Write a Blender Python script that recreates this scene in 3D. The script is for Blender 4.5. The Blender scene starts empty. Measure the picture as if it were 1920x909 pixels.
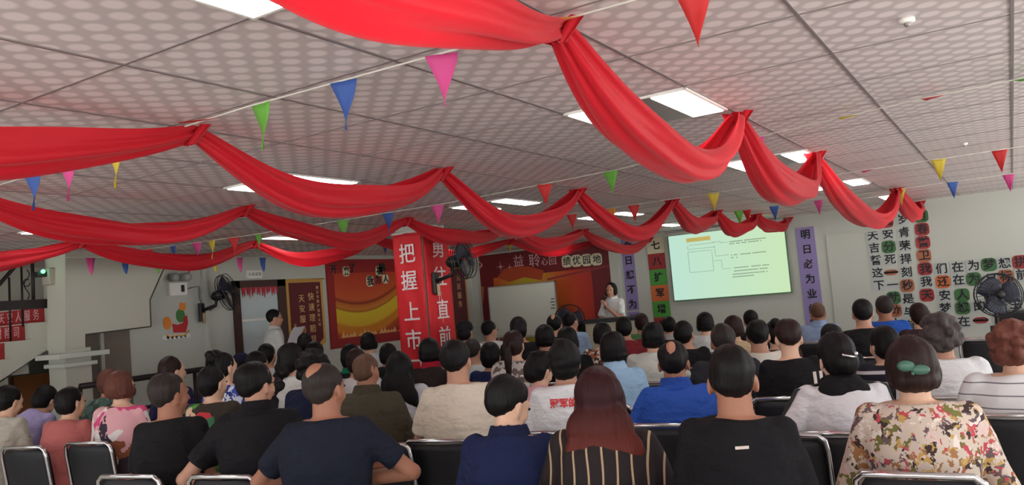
import bpy, math, random
import numpy as np
from mathutils import Vector, Matrix
from mathutils.bvhtree import BVHTree
random.seed(7); np.random.seed(7)
S = bpy.context.scene
COL = S.collection
# ------------------------------------------------------------------ camera
F = 1527.0
def nrm(v):
    v = np.array(v, float); return v/np.linalg.norm(v)
CY = nrm((939, 23.5, F)); CX = nrm((2492, -321.5, -F)); CX = nrm(CX-CY*(CX@CY)); CZ = np.cross(CX, CY)
if CZ[1] > 0: CZ = -CZ
RW = np.array([CX, CY, CZ])                 # world from camera (x right, y down, z forward)
H = 1.52; CEIL = 2.36; XL = -8.3; YF = 12.2; XR = 2.6; YB = -3.0
cam = bpy.data.cameras.new('camera'); co = bpy.data.objects.new('camera', cam); COL.objects.link(co)
m = Matrix.Identity(4)
for i in range(3):
    m[i][0] = RW[i][0]; m[i][1] = -RW[i][1]; m[i][2] = -RW[i][2]
m[2][3] = H
co.matrix_world = m; cam.sensor_width = 36; cam.lens = F/1920*36; cam.clip_start = .05; cam.clip_end = 100
S.camera = co
S.view_settings.view_transform = 'Standard'; S.view_settings.look = 'None'; S.view_settings.gamma = 1
S.view_settings.use_curve_mapping = False
S.view_settings.exposure = -0.12
LAMP = 9.0; DAY = 12.5; SCREEN = .95
w = bpy.data.worlds.new('daylight'); S.world = w; w.use_nodes = True
w.node_tree.nodes['Background'].inputs[0].default_value = (.92, .96, 1, 1)
w.node_tree.nodes['Background'].inputs[1].default_value = DAY
# world glow below the horizon, added to brighten the ceiling; soft sky above
_nt = w.node_tree; _tc = _nt.nodes.new('ShaderNodeTexCoord'); _sx = _nt.nodes.new('ShaderNodeSeparateXYZ'); _rp = _nt.nodes.new('ShaderNodeValToRGB')
_mr = _nt.nodes.new('ShaderNodeMath'); _mr.operation = 'MULTIPLY_ADD'; _mr.inputs[1].default_value = .5; _mr.inputs[2].default_value = .5
_nt.links.new(_tc.outputs['Generated'], _sx.inputs[0]); _nt.links.new(_sx.outputs[2], _mr.inputs[0]); _nt.links.new(_mr.outputs[0], _rp.inputs[0])
_rp.color_ramp.elements[0].position = .47; _rp.color_ramp.elements[0].color = (1, .97, .93, 1); _rp.color_ramp.elements[1].position = .53; _rp.color_ramp.elements[1].color = (.30, .33, .36, 1)
_nt.links.new(_rp.outputs[0], _nt.nodes['Background'].inputs[0])
# points of the photograph carried onto known planes of the room
def ray(px, py): return RW @ np.array([px-960, py-454.5, F])
def zpl(px, py, z): r = ray(px, py); t = (z-H)/r[2]; return Vector(r*t+[0, 0, H])
def ypl(px, py, y): r = ray(px, py); t = y/r[1]; return Vector(r*t+[0, 0, H])
def xpl(px, py, x): r = ray(px, py); t = x/r[0]; return Vector(r*t+[0, 0, H])
def dep(px, py, d): return Vector(ray(px, py)*d/F+[0, 0, H])
# ------------------------------------------------------------------ materials
def srgb(r, g, b):
    f = lambda c: (c/12.92 if c <= .04045 else ((c+.055)/1.055)**2.4)
    return (f(r/255), f(g/255), f(b/255), 1)
MATS = {}
def mat(name, col, rough=.6, metal=0, bump=0, bscale=60, emit=0, var=0, spec=.4, sheen=0, trans=0):
    if name in MATS: return MATS[name]
    M = bpy.data.materials.new(name); M.use_nodes = True; nt = M.node_tree; b = nt.nodes['Principled BSDF']
    c = col if len(col) == 4 else (*col, 1)
    b.inputs['Base Color'].default_value = c; b.inputs['Roughness'].default_value = rough
    b.inputs['Metallic'].default_value = metal; b.inputs['Specular IOR Level'].default_value = spec
    if sheen: b.inputs['Sheen Weight'].default_value = sheen
    if emit:
        b.inputs['Emission Color'].default_value = c; b.inputs['Emission Strength'].default_value = emit
    if bump or var:
        tc = nt.nodes.new('ShaderNodeTexCoord'); n = nt.nodes.new('ShaderNodeTexNoise')
        n.inputs['Scale'].default_value = bscale; n.inputs['Detail'].default_value = 4
        nt.links.new(tc.outputs['Object'], n.inputs['Vector'])
        if bump:
            bp = nt.nodes.new('ShaderNodeBump'); bp.inputs['Strength'].default_value = bump; bp.inputs['Distance'].default_value = .02
            nt.links.new(n.outputs[0], bp.inputs['Height']); nt.links.new(bp.outputs[0], b.inputs['Normal'])
        if var:
            mx = nt.nodes.new('ShaderNodeMix'); mx.data_type = 'RGBA'
            mx.inputs[6].default_value = tuple(x*(1-var) for x in c[:3])+(1,); mx.inputs[7].default_value = tuple(min(1, x*(1+var)) for x in c[:3])+(1,)
            nt.links.new(n.outputs[0], mx.inputs[0]); nt.links.new(mx.outputs[2], b.inputs['Base Color'])
    if trans:
        o = nt.nodes['Material Output']; t = nt.nodes.new('ShaderNodeBsdfTranslucent'); t.inputs[0].default_value = c
        ms = nt.nodes.new('ShaderNodeMixShader'); ms.inputs[0].default_value = trans
        nt.links.new(b.outputs[0], ms.inputs[1]); nt.links.new(t.outputs[0], ms.inputs[2]); nt.links.new(ms.outputs[0], o.inputs[0])
    MATS[name] = M; return M
class NT:
    """small helper for longer node materials"""
    def __init__(s, name, rough=.6):
        s.M = bpy.data.materials.new(name); s.M.use_nodes = True; s.nt = s.M.node_tree
        s.b = s.nt.nodes['Principled BSDF']; s.b.inputs['Roughness'].default_value = rough; s.b.inputs['Specular IOR Level'].default_value = .35
        tc = s.nt.nodes.new('ShaderNodeTexCoord'); s.obj = tc.outputs['Object']
        x = s.nt.nodes.new('ShaderNodeSeparateXYZ'); s.nt.links.new(s.obj, x.inputs[0]); s.x, s.y, s.z = x.outputs
    def lk(s, a, i):
        if isinstance(a, (int, float)): i.default_value = a
        else: s.nt.links.new(a, i)
    def m(s, op, a, b=0, c=None):
        n = s.nt.nodes.new('ShaderNodeMath'); n.operation = op; s.lk(a, n.inputs[0]); s.lk(b, n.inputs[1])
        if c is not None: s.lk(c, n.inputs[2])
        return n.outputs[0]
    def mix(s, f, a, b):
        n = s.nt.nodes.new('ShaderNodeMix'); n.data_type = 'RGBA'; s.lk(f, n.inputs[0])
        for v, i in ((a, 6), (b, 7)):
            if isinstance(v, tuple): n.inputs[i].default_value = v
            else: s.nt.links.new(v, n.inputs[i])
        return n.outputs[2]
    def noise(s, scale, detail=3, vec=None, stretch=None):
        n = s.nt.nodes.new('ShaderNodeTexNoise'); n.inputs['Scale'].default_value = scale; n.inputs['Detail'].default_value = detail
        v = vec or s.obj
        if stretch:
            mp = s.nt.nodes.new('ShaderNodeMapping'); mp.inputs['Scale'].default_value = stretch; s.nt.links.new(v, mp.inputs[0]); v = mp.outputs[0]
        s.nt.links.new(v, n.inputs['Vector']); return n
    def vor(s, scale, feat='F1'):
        n = s.nt.nodes.new('ShaderNodeTexVoronoi'); n.inputs['Scale'].default_value = scale; n.feature = feat
        s.nt.links.new(s.obj, n.inputs['Vector']); return n
    def ramp(s, f, stops, interp='LINEAR'):
        n = s.nt.nodes.new('ShaderNodeValToRGB'); s.lk(f, n.inputs[0]); e = n.color_ramp; e.interpolation = interp
        while len(e.elements) < len(stops): e.elements.new(.5)
        for k, (p, c) in enumerate(stops): e.elements[k].position = p; e.elements[k].color = c
        return n.outputs[0]
    def bump(s, h, st=.3, dist=.01):
        n = s.nt.nodes.new('ShaderNodeBump'); n.inputs['Strength'].default_value = st; n.inputs['Distance'].default_value = dist
        s.nt.links.new(h, n.inputs['Height']); s.nt.links.new(n.outputs[0], s.b.inputs['Normal'])
    def done(s, c):
        s.nt.links.new(c, s.b.inputs['Base Color']); MATS[s.M.name] = s.M; return s.M
def ceiling_mat():
    n = NT('ceiling_tile', .55)
    def lattice(off):
        fx = n.m('SUBTRACT', n.m('FRACT', n.m('ADD', n.m('DIVIDE', n.m('SUBTRACT', n.x, .09), .12), off)), .5)
        fy = n.m('SUBTRACT', n.m('FRACT', n.m('ADD', n.m('DIVIDE', n.m('SUBTRACT', n.y, .34), .12), off)), .5)
        return n.m('SQRT', n.m('ADD', n.m('MULTIPLY', fx, fx), n.m('MULTIPLY', fy, fy)))
    d = n.m('MINIMUM', lattice(0), lattice(.5))
    c = n.ramp(d, [(.20, srgb(226, 216, 216)), (.31, srgb(194, 184, 184))])
    n.bump(d, .12, .004)
    return n.done(c)
def floral_mat(name, base, cols, scale=18):
    n = NT(name, .8); v = n.vor(scale); dn = n.noise(scale*.6, 3)
    mp_ = n.nt.nodes.new('ShaderNodeMix'); mp_.data_type = 'VECTOR'; mp_.inputs[0].default_value = .12
    n.nt.links.new(n.obj, mp_.inputs[4]); n.nt.links.new(dn.outputs['Color'], mp_.inputs[5]); n.nt.links.new(mp_.outputs[1], v.inputs['Vector']); nz = n.noise(scale*.9, 5)
    idx = n.nt.nodes.new('ShaderNodeSeparateColor'); n.nt.links.new(v.outputs['Color'], idx.inputs[0])
    st = [(i/len(cols), c) for i, c in enumerate(cols)]
    pet = n.ramp(idx.outputs[0], st, 'CONSTANT')
    msk = n.m('GREATER_THAN', n.m('ADD', nz.outputs[0], n.m('MULTIPLY', idx.outputs[1], .18)), .58)
    n.bump(n.noise(9, 3).outputs[0], .5, .02)
    return n.done(n.mix(msk, base, pet))
def stripe_mat(name, base, line, axis='x', period=.05, width=.15, warp=.0, off=0):
    n = NT(name, .8); a = dict(x=n.x, y=n.y, z=n.z)[axis]
    if warp: a = n.m('ADD', a, n.m('MULTIPLY', n.noise(3, 1).outputs[0], warp))
    fr = n.m('FRACT', n.m('DIVIDE', n.m('ADD', a, off), period))
    n.bump(n.noise(9, 3).outputs[0], .4, .02)
    return n.done(n.mix(n.m('LESS_THAN', fr, width), base, line))
def cloth(rgb, name=None):
    name = name or 'cloth_%d_%d_%d' % rgb
    if name in MATS: return MATS[name]
    n = NT(name, .85); big = n.noise(7, 3, stretch=(1, 1, 1.6)); fine = n.noise(260, 2)
    c = srgb(*rgb)
    n.bump(n.m('ADD', n.m('MULTIPLY', big.outputs[0], 1.0), n.m('MULTIPLY', fine.outputs[0], .03)), .8, .06)
    n.b.inputs['Specular IOR Level'].default_value = .2
    return n.done(n.mix(fine.outputs[0], tuple(x*.92 for x in c[:3])+(1,), c))
def hairmat(name, rgb, tip=None):
    if name in MATS: return MATS[name]
    n = NT(name, .5); nz = n.noise(1, 3, stretch=(90, 90, 5))
    c = srgb(*rgb); col = n.mix(nz.outputs[0], tuple(x*.6 for x in c[:3])+(1,), tuple(x*1.5 for x in c[:3])+(1,))
    if tip:
        f = n.m('MULTIPLY', n.m('SUBTRACT', 1.14, n.z), 4); f = n.m('MINIMUM', n.m('MAXIMUM', f, 0), 1)
        col = n.mix(f, col, srgb(*tip))
    n.bump(nz.outputs[0], .5, .006); n.b.inputs['Specular IOR Level'].default_value = .16
    return n.done(col)
def swag_mat():
    M = bpy.data.materials.new('red_chiffon'); M.use_nodes = True; nt = M.node_tree; b = nt.nodes['Principled BSDF']
    b.inputs['Base Color'].default_value = srgb(196, 18, 38); b.inputs['Roughness'].default_value = .55
    b.inputs['Sheen Weight'].default_value = .15; b.inputs['Specular IOR Level'].default_value = .3
    t = nt.nodes.new('ShaderNodeBsdfTranslucent'); t.inputs[0].default_value = srgb(225, 32, 50)
    ms = nt.nodes.new('ShaderNodeMixShader'); ms.inputs[0].default_value = .38
    tc = nt.nodes.new('ShaderNodeTexCoord'); n = nt.nodes.new('ShaderNodeTexNoise'); n.inputs['Scale'].default_value = 14; n.inputs['Detail'].default_value = 3
    mp = nt.nodes.new('ShaderNodeMapping'); mp.inputs['Scale'].default_value = (1, .25, 1)
    nt.links.new(tc.outputs['Object'], mp.inputs[0]); nt.links.new(mp.outputs[0], n.inputs['Vector'])
    bp = nt.nodes.new('ShaderNodeBump'); bp.inputs['Strength'].default_value = .35; bp.inputs['Distance'].default_value = .02
    nt.links.new(n.outputs[0], bp.inputs['Height']); nt.links.new(bp.outputs[0], b.inputs['Normal'])
    nt.links.new(b.outputs[0], ms.inputs[1]); nt.links.new(t.outputs[0], ms.inputs[2])
    nt.links.new(ms.outputs[0], nt.nodes['Material Output'].inputs[0]); return M
WALL = mat('wall_paint', srgb(186, 190, 182), .8, var=.03, bscale=2)
WALL2 = mat('stair_wall_paint', srgb(180, 180, 168), .8, var=.04, bscale=2)
FLOOR = mat('floor_tile', srgb(205, 198, 188), .35, var=.06, bscale=3)
CEILM = ceiling_mat()
GRID = mat('ceiling_grid', srgb(140, 132, 132), .4, .3)
CHROME = mat('chrome', srgb(210, 210, 212), .18, 1)
BLKPAD = mat('black_vinyl', srgb(30, 31, 35), .5, bump=.1, bscale=200)
MAGPAD = mat('magenta_seat', srgb(110, 22, 52), .7, bump=.3, bscale=90)
BLKPL = mat('black_plastic', srgb(24, 24, 26), .4)
WHITE = mat('white_paint', srgb(225, 225, 220), .5)
SKIN = mat('skin', srgb(188, 140, 116), .55, var=.05, bscale=30)
SKIN2 = mat('skin_tan', srgb(164, 112, 88), .55, var=.05, bscale=30)
SKIN3 = mat('skin_fair', srgb(222, 178, 150), .55, var=.04, bscale=30)
EYEW = mat('eye', srgb(30, 22, 20), .2)
LIPS = mat('lips', srgb(160, 85, 78), .5)
PANTS = cloth((38, 40, 50)); SHOE = mat('shoe_leather', srgb(28, 25, 24), .35)
BLACKH = hairmat('hair_black', (20, 17, 18)); BROWNH = hairmat('hair_dark_brown', (42, 27, 25))
# ------------------------------------------------------------------ geometry helpers
class G:
    def __init__(s): s.v = []; s.f = []; s.n = 0; s.mi = []
    def add(s, v, f, mi=0):
        v = np.asarray(v, float); s.v.append(v); s.f += [tuple(i+s.n for i in q) for q in f]; s.mi += [mi]*len(f); s.n += len(v); return s
    def rings(s, R, caps=True, mi=0, closed=True):
        R = np.asarray(R, float); n, k, _ = R.shape; f = []
        for i in range(n-1):
            for j in range(k if closed else k-1):
                a = i*k+j; b = i*k+(j+1) % k; f.append((a, b, b+k, a+k))
        if caps: f.append(tuple(range(k-1, -1, -1))); f.append(tuple(range((n-1)*k, n*k)))
        return s.add(R.reshape(-1, 3), f, mi)
    def ell(s, c, r, rot=None, seg=14, rg=9, mi=0):
        R = []
        for i in range(rg+1):
            th = -math.pi/2+math.pi*min(max(i/rg, .02), .98)
            R.append([[math.cos(th)*math.cos(a), math.cos(th)*math.sin(a), math.sin(th)] for a in np.linspace(0, 2*math.pi, seg, endpoint=False)])
        R = np.array(R)*np.array(r)
        if rot is not None: R = R @ np.array(rot).T
        return s.rings(R+np.array(c), mi=mi)
    def tube(s, pts, rad, seg=10, mi=0, flat=None, caps=True, loop=False):
        P = [np.array(p, float) for p in pts]; n = len(P)
        if not hasattr(rad, '__len__'): rad = [rad]*n
        R = []; up = None
        for i in range(n):
            if loop: t = P[(i+1) % n]-P[i-1]
            else: t = P[min(i+1, n-1)]-P[max(i-1, 0)]
            t = t/(np.linalg.norm(t)+1e-9)
            if up is None: up = np.cross(t, [0, 0, 1] if abs(t[2]) < .9 else [1, 0, 0])
            up = up-t*(up@t); up = up/(np.linalg.norm(up)+1e-9); q = np.cross(t, up)
            r = rad[i]; r2 = r*(flat or 1)
            R.append([P[i]+up*math.cos(a)*r+q*math.sin(a)*r2 for a in np.linspace(0, 2*math.pi, seg, endpoint=False)])
        if loop: R.append(R[0]); caps = False
        return s.rings(R, caps, mi)
    def cap(s, a, b, ra, rb, seg=10, mi=0):
        a = np.array(a, float); b = np.array(b, float); t = (b-a)/(np.linalg.norm(b-a)+1e-9)
        P = []; r = []
        for k in (-80, -50, -20): P.append(a+t*ra*math.sin(math.radians(k))); r.append(ra*math.cos(math.radians(k)))
        for k in (20, 50, 80): P.append(b+t*rb*math.sin(math.radians(k))); r.append(rb*math.cos(math.radians(k)))
        P = [a+(p-a) for p in P]
        return s.tube(P, r, seg, mi)
    def box(s, lo, hi, mi=0, bev=0):
        x0, y0, z0 = lo; x1, y1, z1 = hi
        v = [(x, y, z) for z in (z0, z1) for x, y in ((x0, y0), (x1, y0), (x1, y1), (x0, y1))]
        return s.add(v, [(3, 2, 1, 0), (4, 5, 6, 7), (0, 1, 5, 4), (1, 2, 6, 5), (2, 3, 7, 6), (3, 0, 4, 7)], mi)
    def prism(s, poly, a, b, axis='x', mi=0):
        n = len(poly)
        def P(q, t): return (t, q[0], q[1]) if axis == 'x' else ((q[0], t, q[1]) if axis == 'y' else (q[0], q[1], t))
        v = [P(q, a) for q in poly]+[P(q, b) for q in poly]
        f = [tuple(range(n)), tuple(range(2*n-1, n-1, -1))]+[(i, i+n, (i+1) % n+n, (i+1) % n) for i in range(n)]
        return s.add(v, f, mi)
    def xf(s, M, start=0):
        for i in range(start, len(s.v)): s.v[i] = (np.c_[s.v[i], np.ones(len(s.v[i]))] @ np.array(M).T)[:, :3]
        return s
    def mesh(s, name, mats, smooth=True):
        me = bpy.data.meshes.new(name); V = np.concatenate(s.v) if s.v else np.zeros((0, 3))
        me.from_pydata([tuple(x) for x in V], [], s.f)
        for m_ in (mats if isinstance(mats, (list, tuple)) else [mats]): me.materials.append(m_)
        me.polygons.foreach_set('material_index', s.mi)
        if smooth: me.polygons.foreach_set('use_smooth', [True]*len(me.polygons))
        me.update(); return me
def obj(name, g, mats, parent=None, smooth=True, bevel=0, fixn=True):
    me = g.mesh(name, mats, smooth) if isinstance(g, G) else g
    o = bpy.data.objects.new(name, me); COL.objects.link(o)
    if isinstance(g, G) and fixn:
        import bmesh
        bm = bmesh.new(); bm.from_mesh(me); bmesh.ops.recalc_face_normals(bm, faces=bm.faces); bm.to_mesh(me); bm.free()
    if parent: o.parent = parent
    if bevel:
        b = o.modifiers.new('bevel', 'BEVEL'); b.width = bevel; b.segments = 2; b.limit_method = 'ANGLE'
    return o
def tag(o, label=None, cat=None, group=None, kind=None):
    if label: o['label'] = label
    if cat: o['category'] = cat
    if group: o['group'] = group
    if kind: o['kind'] = kind
    return o
def empty(name, loc=(0, 0, 0), rz=0, label=None, cat=None, group=None):
    o = bpy.data.objects.new(name, None); COL.objects.link(o); o.location = loc; o.rotation_euler = (0, 0, rz); o.empty_display_size = .1
    return tag(o, label, cat, group)
def struct(name, g, mats, smooth=False, bevel=0): return tag(obj(name, g, mats, smooth=smooth, bevel=bevel), kind='structure')
def children(o): return [c for c in CH.get(o.name, [])]
def copy_tree(root, loc, rz):
    r = root.copy(); COL.objects.link(r); r.location = loc; r.rotation_euler = (0, 0, rz)
    for k in ('label', 'group'):
        if k in r: del r[k]
    for ch in list(root.children):
        c = ch.copy(); COL.objects.link(c); c.parent = r
        for gch in ch.children:
            d = gch.copy(); COL.objects.link(d); d.parent = c
    return r
BAKE = []
def organic(name, g, m_, parent, vox=.012, smooth=6, post=None, fac=.5):
    o = obj(name, g, m_, parent, fixn=False)
    r = o.modifiers.new('r', 'REMESH'); r.mode = 'VOXEL'; r.voxel_size = vox; r.use_smooth_shade = True
    s = o.modifiers.new('s', 'SMOOTH'); s.factor = fac; s.iterations = smooth
    BAKE.append((o, post, m_)); return o
def bake():
    bpy.context.view_layer.update(); dg = bpy.context.evaluated_depsgraph_get(); out = []
    for o, post, m_ in BAKE:
        me = bpy.data.meshes.new_from_object(o.evaluated_get(dg)); out.append(me)
    for (o, post, m_), me in zip(BAKE, out):
        o.modifiers.clear(); old = o.data; o.data = me
        if not me.materials: me.materials.append(m_)
        bpy.data.meshes.remove(old)
        me.polygons.foreach_set('use_smooth', [True]*len(me.polygons))
        if post: post(o, me)
        me.update()
    BAKE.clear()
# text -> flat glyph mesh in XZ plane, facing -Y, centred, height size
GLY = {}
def glyph(txt, bold=.02, ext=.004):
    key = (txt, bold)
    if key in GLY: return GLY[key]
    c = bpy.data.curves.new('t', 'FONT'); c.body = txt; c.offset = bold; c.extrude = .001; c.resolution_u = 2
    o = bpy.data.objects.new('t', c); COL.objects.link(o)
    bpy.context.view_layer.update()
    me = bpy.data.meshes.new_from_object(o.evaluated_get(bpy.context.evaluated_depsgraph_get()))
    V = np.array([v.co[:] for v in me.vertices]); Fc = [tuple(p.vertices) for p in me.polygons]
    bpy.data.objects.remove(o); bpy.data.curves.remove(c); bpy.data.meshes.remove(me)
    mn, mx = V.min(0), V.max(0); ctr = (mn+mx)/2
    if len(txt) == 1: ctr = np.array([max(.47, 0) if ord(txt) > 255 else ctr[0], .33 if ord(txt) > 255 else ctr[1], 0])
    V = V-ctr; V[:, 2] = np.sign(V[:, 2])*.5
    GLY[key] = (V, Fc); return GLY[key]
def text_g(g, txt, c, right, up, size, normal, depth=.004, bold=.02, mi=0):
    V, Fc = glyph(txt, bold); c = np.array(c); r = np.array(right); u = np.array(up); n = np.array(normal)
    g.add(c+V[:, :1]*size*r+V[:, 1:2]*size*u+(V[:, 2:3]+.5)*depth*n, Fc, mi); return g
XP = (1, 0, 0); ZP = (0, 0, 1)
FR = dict(right=(1, 0, 0), up=(0, 0, 1), normal=(0, -1, 0))       # on the front wall
LF = dict(right=(0, 1, 0), up=(0, 0, 1), normal=(1, 0, 0))        # on the left wall
# ------------------------------------------------------------------ room
struct('floor', G().box((XL-2.5, YB, -.1), (XR+.2, YF+.2, 0)), FLOOR)
struct('ceiling', G().box((XL-2.5, YB, CEIL), (XR+.2, YF+.2, CEIL+.1)), CEILM)
g = G()
for k in range(-14, 5):
    x = .09+.6*k
    if x > XL: g.box((x-.006, YB, CEIL-.004), (x+.006, YF, CEIL+.001))
for k in range(-5, 20):
    y = .34+.6*k; g.box((XL, y-.004, CEIL-.003), (XR, y+.004, CEIL+.001))
struct('trim_1', g, GRID)
struct('wall_front', G().box((XL-.2, YF, 0), (XR+.2, YF+.2, CEIL)), WALL)
g = G().box((XL-2.5, YB-.15, 0), (XR+.2, YB, .75)).box((XL-2.5, YB-.15, 2.2), (XR+.2, YB, CEIL))
for x in (XL-2.5, -6.9, -4.5, -2.1, .3, 2.3): g.box((x, YB-.15, .75), (x+(1.9 if x < -9 else .5), YB, 2.2))
struct('wall_back', g, WALL)
for i, x in enumerate((-8.9, -6.4, -4.0, -1.6, .8)):
    x1_ = (-6.9, -4.5, -2.1, .3, 2.3)[i]; g = G()
    for a, b in (((x, .75), (x1_, .8)), ((x, 2.15), (x1_, 2.2)), ((x, .8), (x+.05, 2.15)), ((x1_-.05, .8), (x1_, 2.15)), (((x+x1_)/2-.03, .8), ((x+x1_)/2+.03, 2.15))): g.box((a[0], YB-.1, a[1]), (b[0], YB-.04, b[1]))
    struct('window_%d' % (i+7), g, WHITE)
# right wall with a window band
g = G().box((XR, YB, 0), (XR+.15, YF, .75)).box((XR, YB, 2.15), (XR+.15, YF, CEIL))
for y in (YB, -.6, 1.8, 4.2, 6.6, 9.0, 11.4): g.box((XR, y, .75), (XR+.15, y+.8, 2.15))
struct('wall_right', g, WALL)
for i, y in enumerate((-2.2, .2, 2.6, 5.0, 7.4, 9.8)):
    g = G()
    for a, b in (((XR+.03, y, .75), (XR+.09, y+1.6, .81)), ((XR+.03, y, 2.09), (XR+.09, y+1.6, 2.15)), ((XR+.03, y, .81), (XR+.09, y+.05, 2.09)),
                 ((XR+.03, y+1.55, .81), (XR+.09, y+1.6, 2.09)), ((XR+.03, y+.77, .81), (XR+.09, y+.83, 2.09))): g.box(a, b)
    struct('window_%d' % (i+1), g, WHITE)
# left wall: plain part, stair recess nearer the camera
def L(px, py, x=XL):
    p = xpl(px, py, x); return (p.y, p.z)
ys = L(105, 600)[0]
struct('wall_left', G().box((XL-.15, ys, 0), (XL, YF, CEIL)), WALL)
struct('wall_stair', G().box((XL-1.6, YB, 0), (XL-1.45, ys+2, CEIL)), WALL2)
struct('wall_stair_end', G().box((XL-1.5, ys+1.2, 0), (XL-.15, ys+1.3, CEIL)), WALL2)
# bulkhead under the upper flight, protruding into the room
BX = XL+.32
pl = [L(*p, BX) for p in ((332, 462), (281, 562), (283, 612), (160, 627), (160, 652), (122, 655), (122, 464))]
pl[0] = (pl[0][0]+.02, CEIL); pl[-1] = (pl[-1][0], CEIL)
struct('wall_bulkhead', G().prism(pl, XL, BX), WALL2, bevel=0)
p0 = L(122, 655, BX); p1 = L(160, 655, BX)
TAU = mat('soffit_shade_taupe', srgb(118, 108, 98), .8, var=.05, bscale=2)
struct('wall_soffit_shade', G().box((XL, L(160, 640)[0], 0), (XL+.01, L(243, 640)[0], L(200, 622)[1]+.1)), TAU)  # shade under the soffit painted as a thin brownish panel
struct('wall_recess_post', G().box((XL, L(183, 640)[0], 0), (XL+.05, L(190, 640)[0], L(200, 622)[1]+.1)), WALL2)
LINE = mat('dark_edge_line', srgb(70, 66, 60), .8)
ge = G()
for a_, b_ in zip(((318, 478), (281, 562), (283, 612)), ((281, 562), (283, 612), (160, 627))):
    ge.tube([(BX+.002, *L(*a_, BX)), (BX+.002, *L(*b_, BX))], .008, 6)
struct('trim_9', ge, LINE)
struct('wall_pier', G().box((XL+.02, p0[0], 0), (BX, L(172, 690, BX)[0], p0[1])), WALL2)
c0 = L(95, 668, BX); c1 = L(195, 655, BX); c2 = L(178, 675, BX)
struct('trim_2', G().box((XL, c0[0]+.02, c1[1]-.05), (BX+.10, c1[0], c1[1])).box((XL, c0[0]+.10, c2[1]-.04), (BX+.05, c2[0], c2[1]+.0)), WALL, bevel=.006)
# corner pilaster and front pilaster
struct('trim_3', G().box((XL, YF-.1, 0), (XL+.14, YF, CEIL)), WALL)
struct('trim_4', G().box((ypl(1147, 500, YF).x, YF-.08, 0), (ypl(1163, 500, YF).x, YF, CEIL)), WALL)
q = ypl(1548, 440, YF); struct('trim_5', G().box((q.x, YF-.02, 0), (q.x+.03, YF, q.z)).box((q.x+.03, YF-.02, q.z-.03), (q.x+1.0, YF, q.z)), WALL)
yj = L(375, 520)[0]
struct('trim_6', G().box((XL, yj, 0), (XL+.06, yj+.05, CEIL)), WALL)
struct('baseboard_front', G().box((XL, YF-.015, 0), (XR, YF, .1)), mat('base_tile', srgb(90, 60, 50), .4))
struct('baseboard_left', G().box((XL, ys+1.3, 0), (XL+.015, YF, .1)), MATS['base_tile'])
# column
cp = ypl(795, 500, 6.6); X0c = ypl(737, 430, 6.6).x
X1c = cp.x; Y0c = 6.6; Y1c = 7.02
struct('wall_column', G().box((X0c+.01, Y0c+.01, 0), (X1c-.01, Y1c, CEIL)), WALL, bevel=.01)
# stairs: steps ascend away from the camera behind the stringer in the wall plane
RED = mat('red_riser', srgb(150, 28, 34), .6, var=.15, bscale=12); LET = mat('pale_letter', srgb(205, 170, 170), .6)
stp = [(95, 572, 602), (58, 608, 636), (20, 640, 668)]
yr = [L(s_[0], s_[1])[0] for s_ in stp]; zt = [L(s_[0], s_[1])[1] for s_ in stp]; dy = (yr[0]-yr[2])/2; dz = (zt[0]-zt[2])/2
sg = [(yr[0]+.02, zt[0]+.3), (yr[0]+.02, zt[0]+.0)]
yy, zz = yr[0], zt[0]
poly = [(ys+.0, zt[0]+.28), (yr[0], zt[0]+.28), (yr[0], zt[0]-dz)]
for k in range(1, 8): poly += [(yr[0]-dy*k, zt[0]-dz*k), (yr[0]-dy*k, zt[0]-dz*(k+1))]
poly += [(yr[0]-dy*7-.25, zt[0]-dz*8), (yr[0]+.05, zt[0]-dz*2.35), (ys, zt[0]-dz*2.35)]
struct('trim_7', G().prism(poly, XL-.12, XL), WALL2)
st = empty('staircase', (XL-.75, yr[0]-dy*3, 0), 0, 'concrete stair with red risers climbing along the left wall', 'staircase')
def atp(o): return Matrix.Translation(-o.location)
for k in range(0, 8):
    z1 = zt[0]-dz*k
    gg = G().box((XL-1.44, yr[0]-dy*k, z1-dz*2), (XL-.12, yr[0]-dy*k+dy+.02, z1)); gg.xf(atp(st)); obj('step', gg, WALL2, st, smooth=False)
    gg = G().box((XL-1.44, yr[0]-dy*k-.006, z1-dz), (XL-.12, yr[0]-dy*k, z1-.01)); gg.xf(atp(st)); r_ = obj('riser', gg, RED, st, smooth=False)
    if k < 3:
        for j, ch in enumerate(('天安人服务', '大人财险司', '诚信为国本')[k]):
            gg = text_g(G(), ch, (XL-.95+j*.17, yr[0]-dy*k-.006, z1-dz*.5), XP, ZP, .12, (0, -1, 0), .002, .0)
            gg.xf(atp(st)); obj('character', gg, LET, r_, smooth=False)
struct('wall_landing', G().box((XL-1.44, yr[0]+dy, zt[0]-.1), (XL-.12, ys+1.25, zt[0]+.0)), WALL2)
BR = mat('dark_iron', srgb(38, 30, 30), .5, .3)
rl = empty('stair_railing', (XL-.06, yr[1], 0), 0, 'black iron stair railing with scrolls above the red steps', 'railing')
a_ = L(0, 535); b_ = L(58, 470)
def RR(px, py): y, z = L(px, py, XL-.06); return (XL-.06, y, z)
gg = G().tube([RR(-60, 590), RR(0, 532), RR(48, 476), RR(62, 474)], .02, 8); gg.xf(atp(rl)); obj('handrail', gg, BR, rl)
for x_, t_, b2 in ((17, 520, 640), (40, 500, 612), (60, 472, 575), (-5, 540, 660), (-30, 560, 690)):
    gg = G().tube([RR(x_, t_), RR(x_+3, b2)], .018 if x_ == 60 else .011, 8); gg.xf(atp(rl)); obj('baluster', gg, BR, rl)
gg = G()
pts = [RR(50+5*math.sin(t*1.3), 505+t*8) for t in np.linspace(0, 7, 30)]; gg.tube(pts, .005, 6)
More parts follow.
